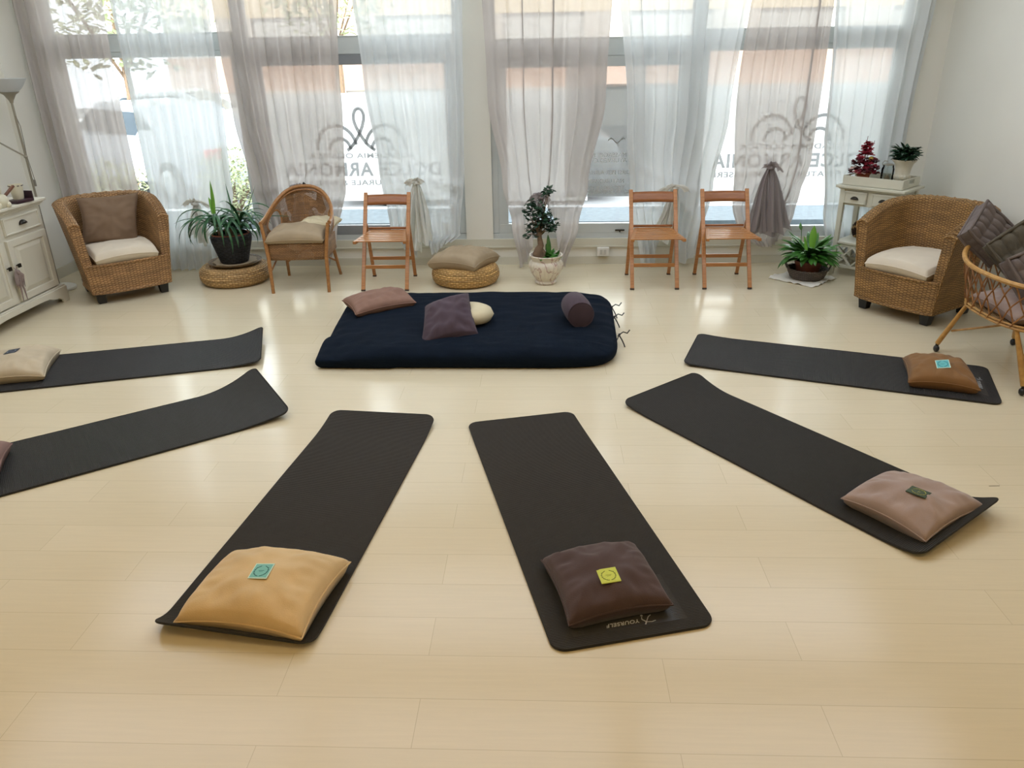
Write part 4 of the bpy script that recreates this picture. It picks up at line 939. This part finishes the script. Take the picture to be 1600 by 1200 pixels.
for sx in (-1, 1):
    dq = MB().box((sx * .122, -d / 2 + .004, H - .10), (.20, .02, .105)).build('drawer', tb, ct, smooth=False, bevel=.002)
    dd = MB(); X0, Z0 = sx * .122, H - .10
    for a, b, c_, e in ((X0, Z0 + .044, .19, .008), (X0, Z0 - .044, .19, .008)): dd.box((a, -d / 2 - .008, b), (c_, .008, e))
    for s in (-1, 1): dd.box((X0 + s * .091, -d / 2 - .008, Z0), (.008, .008, .096))
    dd.build('moulding', tb, dq, smooth=False)
    hb = MB().grid(lambda u, v: (X0 + .034 * math.cos(u * PI), -d / 2 - .008 - .022 * math.sin(v * PI / 2) * math.sin(u * PI) ** .5, Z0 - .012 + .026 * math.sin(u * PI) * (1 - .0 * v) * math.cos(v * PI / 2 * .9) + .0), 16, 8).box((X0, -d / 2 - .007, Z0 - .012), (.07, .004, .006))
    hb.build('cup_handle', M['metal'], dq)
MB().box((0, 0, .295), (w - .02, d - .02, .018)).box((0, 0, .27), (w - .05, d - .05, .03)).build('shelf', tb, ct, smooth=False, bevel=.002)
for sy in (-1, 1):
    y = sy * (d / 2 - .02); MB().bar((-w / 2 + .02, y, .085), (w / 2 - .02, y, .085), .026, .022).build('rail', tb, ct, smooth=False)
    la = MB()
    for a, b in ((-.23, -.08), (-.08, -.23), (-.08, .08), (.08, -.08), (.08, .23), (.23, .08)):
        la.bar((a, y, .09), (b, y, .265), .012, .022, up=(0, 1, 0))
    la.build('lattice', tb, ct, smooth=False)
for sx in (-1, 1):
    x = sx * (w / 2 - .02); MB().bar((x, -d / 2 + .02, .085), (x, d / 2 - .02, .085), .026, .022).build('rail', tb, ct, smooth=False)
    MB().bar((x, -.15, .09), (x, .15, .265), .022, .012).bar((x, .15, .09), (x, -.15, .265), .022, .012).build('lattice', tb, ct, smooth=False)
# loose tray on the top
tr = thing('serving_tray', 'cream wooden tray with cut-out handles on the console table top', 'tray', (2.938, 6.955, H + .001), d2(-44.6))
tm = MB().box((0, 0, .006), (w - .02, d - .02, .01))
for s in (-1, 1): tm.box((0, s * (d / 2 - .012), .042), (w - .01, .012, .075))
tm.build('base_and_long_sides', tb, tr, smooth=False, bevel=.002)
for s in (-1, 1):
    x = s * (w / 2 - .008)
    MB().box((x, 0, .02), (.012, d - .03, .03)).box((x, 0, .075), (.012, d - .03, .012)).box((x, -.115, .05), (.012, .125, .05)).box((x, .115, .05), (.012, .125, .05)).build('handle_side', tb, tr, smooth=False, bevel=.002)
def on_table(x, y): return in_frame((2.938, 6.955), d2(-44.6), x, y)
p_ = on_table(-.14, -.05)
fl_ = potplant('flower_arrangement', 'red dried flower arrangement in a small terracotta pot on the console table', (p_[0], p_[1], H + .013))
MB().lathe([(.001, 0), (.042, 0), (.055, .075), (.062, .078), (.062, .095), (.052, .095), (.05, .085), (.001, .085)], n=28).build('pot', M['terra'], fl_)
rnd = random.Random(31)
def blossoms(n_, cz_, rz_, rr, m, nm):
    b = MB()
    for k in range(n_):
        a = rnd.uniform(0, 2 * PI); q = rnd.random() ** .5; z = cz_ + rnd.uniform(-1, 1) * rz_; taper = 1 - max(0, (z - .12) / .28) * .8
        c = Vector((rr * q * taper * math.cos(a), rr * q * taper * math.sin(a), z))
        for j in range(5):
            b.leaf(c, a + j * 1.256, .032, rnd.uniform(-.2, .9), .8, .03, 3, .2, 0, 0, .6)
        b.ball(c, .008, 6, 5)
    b.build(nm, m, fl_, ang=3)
blossoms(70, .22, .13, .095, M['red'], 'red_blossoms'); blossoms(60, .15, .06, .115, M['redd'], 'dark_blossoms'); blossoms(16, .115, .03, .11, M['pinkp'], 'pale_blossoms')
MB().ball((.03, -.04, .21), .02, 10, 8).build('yellow_fruit', M['yel'], fl_)
st = MB()
for k in range(7):
    a = rnd.uniform(0, 6.28); st.tube([(0, 0, .09), (.015 * math.cos(a), .015 * math.sin(a), .25), (.03 * math.cos(a) + .02, .03 * math.sin(a), .33 + .07 * rnd.random())], .0022, 5)
for k in range(14): st.ball((rnd.uniform(-.03, .03), rnd.uniform(-.03, .03), .27 + .06 * rnd.random()), .009, 6, 5)
st.build('twigs', M['redd'], fl_)
p_ = on_table(.02, .06)
jr = thing('glass_jar', 'clear glass jar with a metal clip lid between the two plants on the table', 'jar', (p_[0], p_[1], H + .013))
MB().lathe([(.045, 0), (.052, .008), (.052, .12), (.045, .14), (.043, .155), (.040, .155), (.042, .138), (.048, .118), (.048, .01), (.001, .008)], n=32, caps=False).build('body', M['clear'], jr)
MB().lathe([(.001, .166), (.03, .165), (.044, .16), (.045, .155), (.001, .155)], n=28).tube([(-.05, 0, .15), (-.056, 0, .17), (-.04, 0, .19), (-.01, 0, .185)], .003, 6).build('lid', M['lampm'], jr)
MB().lathe([(.001, .012), (.022, .012), (.022, .05), (.012, .06), (.012, .07), (.001, .07)], n=20).build('filling', M['beige_c'], jr)
p_ = on_table(.175, -.02)
up = potplant('potted_succulent', 'dark leafy plant in a cream pedestal urn on the console table', (p_[0], p_[1], H + .013))
MB().lathe([(.001, 0), (.042, 0), (.042, .03), (.03, .04), (.05, .055), (.066, .075), (.066, .09), (.058, .1), (.064, .15), (.075, .19), (.098, .213), (.1, .222), (.088, .218), (.07, .195), (.001, .19)], n=72, flute=16, fr=(.05, .095), fa=.1).build('urn', M['creamcer'], up)
lf = MB()
for k in range(170):
    a = rnd.uniform(0, 6.28); q = rnd.random() ** .5 * .06
    lf.leaf((q * math.cos(a), q * math.sin(a), .2 + rnd.uniform(0, .09)), a + rnd.uniform(-.6, .6), rnd.uniform(.06, .11), rnd.uniform(.6, 1.5), rnd.uniform(1., 2.4), .032, 6, .2, 0, rnd.uniform(-.6, .6), .55)
lf.leaf((-.02, 0, .28), 2.9, .14, .9, 1.2, .03, 6, .2).build('foliage', M['leafd'], up, ang=3)
# pine cone on the lower shelf
p_ = on_table(-.085, -.07)
pc = thing('pine_cone', 'large brown pine cone on the lower shelf of the console table', 'pine cone', (p_[0], p_[1], .306))
b = MB(); b2 = MB(); R_ = Matrix.Rotation(.5, 3, 'Y')
for k in range(150):
    z = k / 150; a = k * 2.399; r = .062 * math.sin(PI * (.12 + .84 * z)) ** .7
    (b if k % 4 else b2).leaf((r * .4 * math.cos(a), r * .4 * math.sin(a), .03 + .13 * z), a, r * .9 + .012, .3 + z * .9, -.4, .03, 3, .2, 0, 0, .7)
b.ball((0, 0, .09), .04, 10, 8, (1, 1, 1.9)); b.build('scales', M['cone'], pc, ang=2); b2.build('pale_scales', M['cone2'], pc, ang=2)

# ------------------------------------------------------------------ sideboard on the left wall
sb = thing('sideboard', 'white sideboard with panelled doors and scalloped plinth on the left', 'cabinet', (-4.17, 6.28, 0))
Wd, Dp = 1.12, .46       # along -y, into -x
wm_ = M['pod']; pn = M['podin']
MB().box((-Dp / 2, -Wd / 2, .46), (Dp - .03, Wd - .02, .74)).build('body', wm_, sb, smooth=False, bevel=.002)
tp_ = MB()
for z0, z1, e in ((.825, .84, .0), (.84, .858, .014), (.858, .882, .034)): tp_.box((-Dp / 2 + e / 2, -Wd / 2, (z0 + z1) / 2), (Dp + e, Wd + 2 * e, z1 - z0))
tp_.build('moulded_top', wm_, sb, smooth=False, bevel=.005)
def scallop(W_):
    pts = [(.0, 0), (.075, 0), (.085, .028), (.11, .034), (.13, .05), (.165, .052), (.2, .06), (.26, .078), (.34, .083), (W_ / 2, .083)]
    return pts + [(W_ - x, z) for x, z in pts[::-1][1:]]
sc = [(-(y), z) for y, z in scallop(Wd + .04)]
outl = [(y + .02, z) for y, z in sc] + [(-Wd - .02, .13), (.02, .13)]
MB().poly(outl, .022, z0=.006, axis='x').build('scalloped_plinth', wm_, sb, smooth=False, bevel=.003)
oe = [(.02, 0), (-.06, 0), (-.075, .03), (-.12, .05), (-Dp / 2, .07), (-Dp + .12, .05), (-Dp + .075, .03), (-Dp + .06, 0), (-Dp, 0), (-Dp, .13), (.02, .13)]
MB().poly(oe, .02, z0=0, axis='y').build('plinth_end', wm_, sb, smooth=False, bevel=.003)
MB().box((-Dp / 2 + .008, -Wd / 2, .135), (Dp + .02, Wd + .03, .018)).build('plinth_moulding', wm_, sb, smooth=False, bevel=.004)
for k in range(2):
    yc = -.29 - k * .545
    dr_ = MB().box((-.012, yc, .735), (.022, .46, .135)).build('drawer', wm_, sb, smooth=False, bevel=.002)
    f_ = MB()
    for s in (-1, 1): f_.box((.0, yc + s * .218, .735), (.012, .014, .125)); f_.box((.0, yc, .735 + s * .058), (.012, .43, .012))
    f_.build('moulding', wm_, dr_, smooth=False, bevel=.002)
    MB().grid(lambda u, v: (.002 + .026 * math.sin(v * PI / 2) * math.sin(u * PI) ** .5, yc + .045 * math.cos(u * PI), .725 + .034 * math.sin(u * PI) * math.cos(v * PI / 2 * .9)), 16, 8).box((.003, yc, .725), (.004, .09, .006)).build('cup_handle', M['metal'], dr_)
    do = MB().box((-.012, yc, .395), (.022, .5, .48)).build('door', wm_, sb, smooth=False, bevel=.002)
    fr2 = MB()
    for s in (-1, 1): fr2.box((.002, yc + s * .222, .395), (.014, .055, .48)); fr2.box((.002, yc, .395 + s * .213), (.014, .4, .055))
    fr2.build('door_frame', wm_, do, smooth=False, bevel=.004)
    MB().hexa([(-.001, yc - .17, .215), (-.001, yc + .17, .215), (-.001, yc + .17, .575), (-.001, yc - .17, .575), (.01, yc - .135, .25), (.01, yc + .135, .25), (.01, yc + .135, .54), (.01, yc - .135, .54)]).build('raised_panel', pn, do, smooth=False)
    yk = yc + (-.215 if k == 0 else .215)
    MB().tube([(.008, yk, .44), (.03, yk, .44)], .006, 8).box((.036, yk, .44), (.014, .03, .03)).build('knob', M['metal'], do, bevel=.003)
ts = thing('tassel', 'grey tassel with long cords hanging from the sideboard door knobs', 'tassel', (-4.135, 5.72, .42))
tm = MB(); rnd = random.Random(3)
tm.tube([(0, .02, .02), (.004, 0, .0), (0, -.02, .02)], .003, 6)
for k in range(26):
    y = rnd.uniform(-.05, .05); tm.tube([(0, y * .1, .0), (.006 + .01 * rnd.random(), y, -.05), (.006, y * 1.1, -.10 - .05 * rnd.random())], [.005, .007, .002], 5)
tm.ball((.01, 0, -.02), .02, 10, 8)
for y in (-.015, .02): tm.tube([(.01, 0, -.08), (.012, y, -.16), (.01, y * 1.4, -.25)], [.006, .007, .003], 6)
tm.build('threads', M['tassel'], ts)
# things on the sideboard
hd = thing('wooden_stand', 'dark wooden cup stand on the end of the sideboard top', 'stand', (-4.19, 6.06, .883), d2(78))
MB().box((0, 0, .012), (.17, .12, .022)).box((.078, 0, .045), (.012, .12, .07)).build('base', M['dark_wood'], hd, smooth=False, bevel=.004)
cu_ = thing('ceramic_cup', 'tall ivory ceramic cup with dark dashes round its rim', 'cup', (-4.2, 6.07, .906))
MB().lathe([(.001, 0), (.035, 0), (.04, .01), (.052, .115), (.048, .115), (.036, .012), (.001, .01)], n=32).build('body', M['ivory'], cu_)
dm = MB()
for k in range(10):
    a = k * PI / 5; dm.box((.0515 * math.cos(a), .0515 * math.sin(a), .106), (.004, .016, .006), rz=a)
dm.build('rim_dashes', M['dark_wood'], cu_, smooth=False)
tpot = thing('ceramic_figure', 'rounded ivory ceramic pot with a brown wooden handle on the sideboard', 'pot', (-4.2, 5.83, .883))
MB().lathe([(.001, 0), (.05, 0), (.068, .03), (.07, .06), (.055, .09), (.03, .1), (.001, .1)], n=32).build('body', M['ivory'], tpot)
MB().ball((0, 0, .13), .04, 16, 10).ball((.05, .02, .02), .028, 12, 8).ball((.03, -.06, .02), .028, 12, 8).build('lid', M['ivory'], tpot)
MB().bar((.03, .0, .06), (.06, .13, .145), .022, .018).build('handle', M['brownw'], tpot, smooth=False, bevel=.004)
MB().ball((.0, .0, .175), .012, 10, 8).build('knob', M['black'], tpot)

# ------------------------------------------------------------------ floor lamp
lp_ = thing('floor_lamp', 'white uplighter floor lamp with a second reading arm behind the sideboard', 'floor lamp', (-4.42, 6.62, 0))
MB().lathe([(.001, 0), (.135, 0), (.14, .006), (.138, .022), (.12, .03), (.03, .034), (.016, .05), (.001, .05)], n=48).build('base', M['plastic'], lp_)
MB().tube([(0, 0, .04), (0, 0, 1.66)], .0095, 10).build('pole', M['lampm'], lp_)
MB().lathe([(.012, 1.6), (.018, 1.62), (.045, 1.665), (.075, 1.685), (.07, 1.688), (.03, 1.67), (.001, 1.655)], n=40).build('bowl_holder', M['lampm'], lp_)
MB().lathe([(.06, 1.68), (.1, 1.715), (.125, 1.75), (.15, 1.79), (.146, 1.79), (.12, 1.752), (.095, 1.718), (.001, 1.69)], n=48, caps=False).build('shade', M['lampg'], lp_)
MB().tube([(0, 0, 1.17), (-.05, -.06, 1.23), (-.14, -.15, 1.33), (-.17, -.2, 1.42), (-.175, -.2, 1.46)], .007, 8).build('reading_arm', M['lampm'], lp_)
MB().lathe([(.01, 0), (.03, .02), (.06, .08), (.075, .13), (.07, .13), (.03, .03), (.001, .01)], n=32).build('reading_shade', M['lampg'], lp_, loc=(-.175, -.2, 1.45))
MB().ball((0, 0, 1.17), .016, 10, 8).build('joint', M['lampm'], lp_)
MB().tube([(.01, -.01, 1.5), (.035, -.02, 1.42), (.025, -.01, 1.3), (.01, 0, 1.18), (.03, -.02, 1.1), (.045, -.03, .99), (.04, -.03, .93), (.02, -.02, 1.0), (.012, -.01, 1.12)], .003, 6).build('cord', M['cord'], lp_)
MB().box((.044, -.035, .955), (.018, .014, .055)).build('switch', M['cord'], lp_, bevel=.004)

# ------------------------------------------------------------------ willow basket on a wheeled stand
bk_ = thing('willow_basket', 'open willow basket on a bamboo wheeled stand at the right edge', 'basket', (3.03, 4.66, 0), d2(2))
def bsk(a, z):   # elongated plan, long axis y
    f = (z - .37) / .3; rx, ry = lerp(.235, .285, f), lerp(.36, .44, f); c, s = math.cos(a), math.sin(a)
    k = 2.6; r = (abs(c) ** k + abs(s) ** k) ** (-1 / k); return Vector((rx * c * r - .08, ry * s * r, z))
def rimz(a): return .645 + .10 * max(0, math.sin(a)) ** 3
MB().tube([bsk(a, rimz(a)) for a in [i * 2 * PI / 72 for i in range(72)]], .015, 8, closed=True).build('rim', M['bamboo'], bk_)
MB().tube([bsk(a, .375) for a in [i * 2 * PI / 72 for i in range(72)]], .009, 8, closed=True).tube([bsk(a, .395) for a in [i * 2 * PI / 72 for i in range(72)]], .006, 8, closed=True).build('lower_ring', M['bamboo'], bk_)
lt = MB(); n_ = 26
for k in range(n_):
    for s in (-1, 1):
        a0 = 2 * PI * k / n_; pts = []
        for i in range(9):
            q = i / 8; a = a0 + s * .42 * (q - .1) + .02 * math.sin(k * 3 + i); z = lerp(.375, rimz(a), q); p = bsk(a, z); p += Vector((p.x, p.y, 0)).normalized() * (.004 * s); pts.append(p)
        lt.tube(pts, .0048, 5)
lt.build('lattice', M['willow'], bk_)
MB().grid(lambda u, v: (bsk(u * 2 * PI, .375).x * v, bsk(u * 2 * PI, .375).y * v, .372), 40, 6, closeu=True, uvs=(1, .4)).build('woven_bottom', M['wicker2'], bk_, solid=.008)
leg_top = [(-.25, .26), (.09, .26), (-.25, -.26), (.09, -.26)]; feet = [(-.35, .33), (.24, .43), (-.24, -.39), (.33, -.36)]
feet = [(2.68 - 3.03, 5.0 - 4.66), (3.26 - 3.03, 5.1 - 4.66), (2.82 - 3.03, 4.27 - 4.66), (3.35 - 3.03, 4.3 - 4.66)]
for (tx, ty_), (fx, fy) in zip(leg_top, feet):
    lg = MB().tube([(fx, fy, .06), (lerp(fx, tx, .35), lerp(fy, ty_, .35), .17), (tx, ty_, .37)], [.017, .016, .013], 10).build('leg', M['bamboo'], bk_)
    MB().tube([(fx, fy, .075), (fx, fy, .035)], .011, 8).build('caster_stem', M['metal'], lg)
    MB().ball((fx, fy, .024), .024, 14, 10, (.75, 1, 1)).build('caster', M['black'], lg)
for a, b in (((-.29, .31, .16), (-.0, -.1, .365)), ((-.2, -.33, .18), (-.05, .1, .365)), ((.26, .35, .16), (.05, 0, .365)), ((.27, -.3, .18), (.05, .05, .365))):
    MB().tube([a, b], .007, 8).build('brace', M['bamboo'], bk_)
def quilted(label, loc, rot, w_, d_, h_, m, seed, spin=0):
    """tufted mattress cushion: rows of puffs and piped corners"""
    t = thing('quilted_cushion', label, 'cushion', loc); t.rotation_euler = rot
    rows = 5; X_ = Matrix.Rotation(d2(spin), 4, 'Z')
    def P(u, v, s):
        x, y = (2 * u - 1), (2 * v - 1); k = max(abs(x), abs(y)); e = max(0, 1 - k ** 8) ** .35
        th = h_ / 2 * e * (.62 + .38 * abs(math.sin(u * PI * rows)) ** .6) * (.84 + .16 * abs(math.sin(v * PI * 3)) ** .5)
        return (x * w_ / 2 + .01 * nz(x * 2, y * 2, seed), y * d_ / 2 + .01 * nz(y * 2, x * 2, seed), s * th + .012 * nz(x * 1.5, y * 1.5, seed))
    mb = MB()
    for s in (1, -1): mb.grid(lambda u, v: P(u, v, s), 60, 36, flip=s < 0)
    o = mb.build('quilted_cover', m, t, ang=3, xf=X_)
    pp = MB()
    for s in (-.8, .8):
        pp.tube([(x * w_ / 2 * .99, y * d_ / 2 * .99, s * h_ * .42 + .012 * nz(x, y, seed)) for x, y in [(-1, -1), (-.5, -1), (0, -1.), (.5, -1), (1, -1), (1, -.5), (1, 0), (1, .5), (1, 1), (.5, 1), (0, 1), (-.5, 1), (-1, 1), (-1, .5), (-1, 0), (-1, -.5)]], .011, 7, closed=True)
    pp.build('rolled_edge', m, t, xf=X_)
    sd = MB()
    for (x0, y0, x1, y1) in ((-1, -1, 1, -1), (1, -1, 1, 1), (1, 1, -1, 1), (-1, 1, -1, -1)):
        sd.grid(lambda u, v: (lerp(x0, x1, u) * w_ / 2 * (.99 + .03 * abs(math.sin(u * PI * 5)) * math.sin(v * PI)), lerp(y0, y1, u) * d_ / 2 * (.99 + .03 * abs(math.sin(u * PI * 5)) * math.sin(v * PI)), lerp(-.34, .34, v) * h_), 40, 6)
    sd.build('boxed_side', m, t, ang=3, xf=X_)
    return t
quilted('grey quilted cushion leaning from the far end of the basket onto the armchair arm', (2.92, 5.13, .775), (d2(52), d2(4), d2(24)), .34, .29, .12, M['greyq'], 1, 38)
quilted('olive grey quilted cushion standing corner up in the middle of the basket', (3.05, 4.84, .73), (d2(60), 0, d2(-16)), .39, .36, .11, M['greyq2'], 2, 40)
quilted('mauve grey quilted cushion at the near end of the basket, cut by the frame', (2.98, 4.58, .66), (d2(55), d2(4), d2(-8)), .34, .30, .13, M['greyq'], 3, 30)
cushion('cushion', 'pale brown cushion lying at the bottom of the willow basket', 'cushion', rectc(.34, .52, 2.95, 4.66), .11, M['pinkv'], .39, 91)

# small scuffs on the laminate
sc_ = MB()
for x, y, a, l in ((2.13, 3.22, .05, .05), (-1.2, 3.9, 1, .012)): sc_.box((x, y, .0004), (l, .003, .0006), rz=a)
so_ = sc_.build('floor_scuff', M['tip'], None, smooth=False); tag(so_, 'small dark scuff on the pale floor right of the dusty pink cushion', 'floor mark')

# ------------------------------------------------------------------ unseen fill panels, added because daylight alone left the room dim
rows_ = (('over the window end', 5.9), ('over the middle of the mats', 4.2), ('above the camera end', 1.6), ('at the rear of the room', -1.6))
for rn, y in rows_:
    for cn, x in (('left', -3.0), ('central', -.6), ('right', 1.9)):
        t = thing('ceiling_fill_panel', '%s added unseen ceiling fill panel %s' % (cn, rn), 'fill light', (x, y, ZC - .02))
        sx, sy = (2.3, 1.1) if y > 3 else (1.18, .58)
        MB().box((0, 0, 0), (sx + .06, sy + .06, .04)).build('housing', M['plastic'], t, smooth=False); MB().box((0, 0, -.022), (sx, sy, .006)).build('fill_face', M['fill_cool' if y > 3 else 'fill_warm'], t, smooth=False)

# ------------------------------------------------------------------ the street outside
GZ = -.12
struct('ground', MB().box((0, 22, GZ - .1), (90, 29, .2)), M['asphalt'], smooth=False)
struct('trim_2', MB().box((0, 8.9, GZ + .05), (30, 2.6, .1)).box((0, 9.6, GZ + .09), (30, .9, .18)), M['pave'], smooth=False)
struct('trim_3', MB().box((0, 10.12, GZ + .09), (30, .14, .19)).box((0, 9.1, GZ + .11), (30, .05, .03)), M['kerb'], smooth=False)
struct('wall_outer', MB().box((0, YW + .45, 3.4), (20, .5, .4)), M['facw'], smooth=False)
bd = thing('street_building', 'pale building with an orange brick band across the street', 'building', (2, 24, GZ))
MB().box((4, 3, 3.5), (34, 6, 7)).build('wall', M['facw'], bd, smooth=False)
MB().box((4, -.04, 1.55), (34, .1, .95)).build('brick_band', M['brick'], bd, smooth=False)
MB().box((4, -.06, 3.4), (34, .12, .7)).build('render_band', M['facade'], bd, smooth=False)
for k in range(9):
    x = -11 + k * 3.6
    MB().box((x, -.05, 2.6), (1.3, .12, .9)).build('window', M['shutter'], bd, smooth=False); MB().box((x, -.05, 4.9), (1.2, .12, 1.4)).build('window', M['shutter'], bd, smooth=False)
for k in range(5):
    x = -9 + k * 7; MB().box((x, -.05, .55), (2.4, .1, 1.1)).build('garage_door', M['shutter'], bd, smooth=False)
def car(label, loc, rz, m):
    t = thing('car', label, 'car', (loc[0], loc[1], GZ), rz)
    side = [(-2.1, .28), (-2.12, .62), (-1.95, .85), (-1.3, .93), (-.65, 1.38), (.55, 1.42), (1.25, 1.02), (1.95, .88), (2.1, .65), (2.1, .28)]
    mb = MB(); b = len(mb.v)
    rows = [(-.85, .96), (-.8, 1), (.8, 1), (.85, .96)]
    for y, s in rows:
        for x, z in side: mb.v.append(Vector((x * s, y * (1 if z < 1 else .82), .28 + (z - .28) * (1 if s == 1 else .97))))
    n = len(side)
    for k in range(3):
        for i in range(n): mb.face((b + k * n + i, b + k * n + (i + 1) % n, b + (k + 1) * n + (i + 1) % n, b + (k + 1) * n + i))
    mb.face([b + i for i in range(n)][::-1]); mb.face([b + 3 * n + i for i in range(n)])
    mb.build('body', m, t, ang=.5, bevel=.04)
    for s in (-1, 1):
        MB().poly([(-1.15, .95), (-.62, 1.3), (.5, 1.33), (1.05, 1.0)], .01, z0=s * .80 - .005, axis='y').build('side_window', M['carglass'], t, smooth=False)
    MB().hexa([(1.28, -.66, 1.0), (1.34, -.66, 1.0), (1.34, .66, 1.0), (1.28, .66, 1.0), (.6, -.58, 1.385), (.66, -.58, 1.385), (.66, .58, 1.385), (.6, .58, 1.385)]).build('windscreen', M['carglass'], t, smooth=False)
    for x in (-1.3, 1.3):
        for s in (-1, 1):
            wh = MB().lathe([(.001, -.1), (.25, -.1), (.31, -.08), (.31, .08), (.25, .1), (.001, .1)], n=24).build('wheel', M['tyre'], t, xf=Matrix.Translation((x, s * .78, .31)) @ Matrix.Rotation(PI / 2, 4, 'X'))
            MB().lathe([(.001, -.11), (.17, -.108), (.19, -.1)], n=20, caps=False).build('hub', M['frame'], wh, xf=Matrix.Translation((x, s * .80, .31)) @ Matrix.Rotation(s * -PI / 2 + PI, 4, 'X'))
    for s in (-1, 1): MB().box((-2.07, s * .62, .74), (.08, .28, .14)).build('tail_lamp', M['tail'], t, bevel=.02)
    for s in (-1, 1): MB().box((2.04, s * .62, .72), (.08, .28, .12)).build('head_lamp', M['glass'], t, bevel=.02)
car('silver grey car parked beyond the left windows', (-6.3, 13.0), d2(150), M['carg'])
car('white car parked across the street beyond the left windows', (-8.2, 17.5), d2(4), M['carw'])
car('white car parked right behind the frosted middle windows', (-1.0, 12.2), d2(3), M['carw'])
car('white car parked beyond the right windows', (4.4, 12.4), d2(-3), M['carw'])
rnd = random.Random(77)
def shrub(label, loc, r, h, n_, m, cat='shrub', nm='shrub', trunk=0, ls=.13):
    t = thing(nm, label, cat, (loc[0], loc[1], GZ)); lf = MB()
    for k in range(n_):
        d = Vector((rnd.gauss(0, 1), rnd.gauss(0, 1), rnd.gauss(0, 1))).normalized() * rnd.random() ** .35
        lf.leaf((d.x * r, d.y * r, trunk + h / 2 + d.z * h / 2), rnd.uniform(0, 6.3), ls * rnd.uniform(.7, 1.3), rnd.uniform(-.5, 1.2), .8, ls * .5, 3, .2, 0, rnd.uniform(-1, 1), .5)
    lf.build('foliage', m, t, ang=3)
    st = MB().tube([(0, 0, 0), (.05, 0, (trunk + h * .4) * .5), (0, 0, trunk + h * .5)], [.04 + trunk * .05, .03 + trunk * .03, .02], 8)
    for k in range(6):
        a = k * 1.05; st.tube([(0, 0, trunk * .8 + h * .1), (.4 * r * math.cos(a), .4 * r * math.sin(a), trunk + h * .4), (.75 * r * math.cos(a), .75 * r * math.sin(a), trunk + h * .6)], [.03, .02, .008], 6)
    st.build('stem', M['bark'], t)
shrub('yellow green shrub outside the gap between the second and third curtains', (-3.95, 9.75), .42, 1.05, 1500, M['leafo'], ls=.06)
shrub('low green shrub outside behind the left wicker armchair', (-6.0, 10.6), .6, .8, 900, M['leafo'], ls=.07)
shrub('leafy street tree outside the far left windows', (-8.0, 15.5), 2.0, 3.4, 1300, M['leafo'], 'tree', 'street_tree', 1.7, .22)
shrub('leafy street tree further along outside the second window', (-4.9, 19.5), 1.7, 3.0, 900, M['leafo'], 'tree', 'street_tree', 2.2, .22)
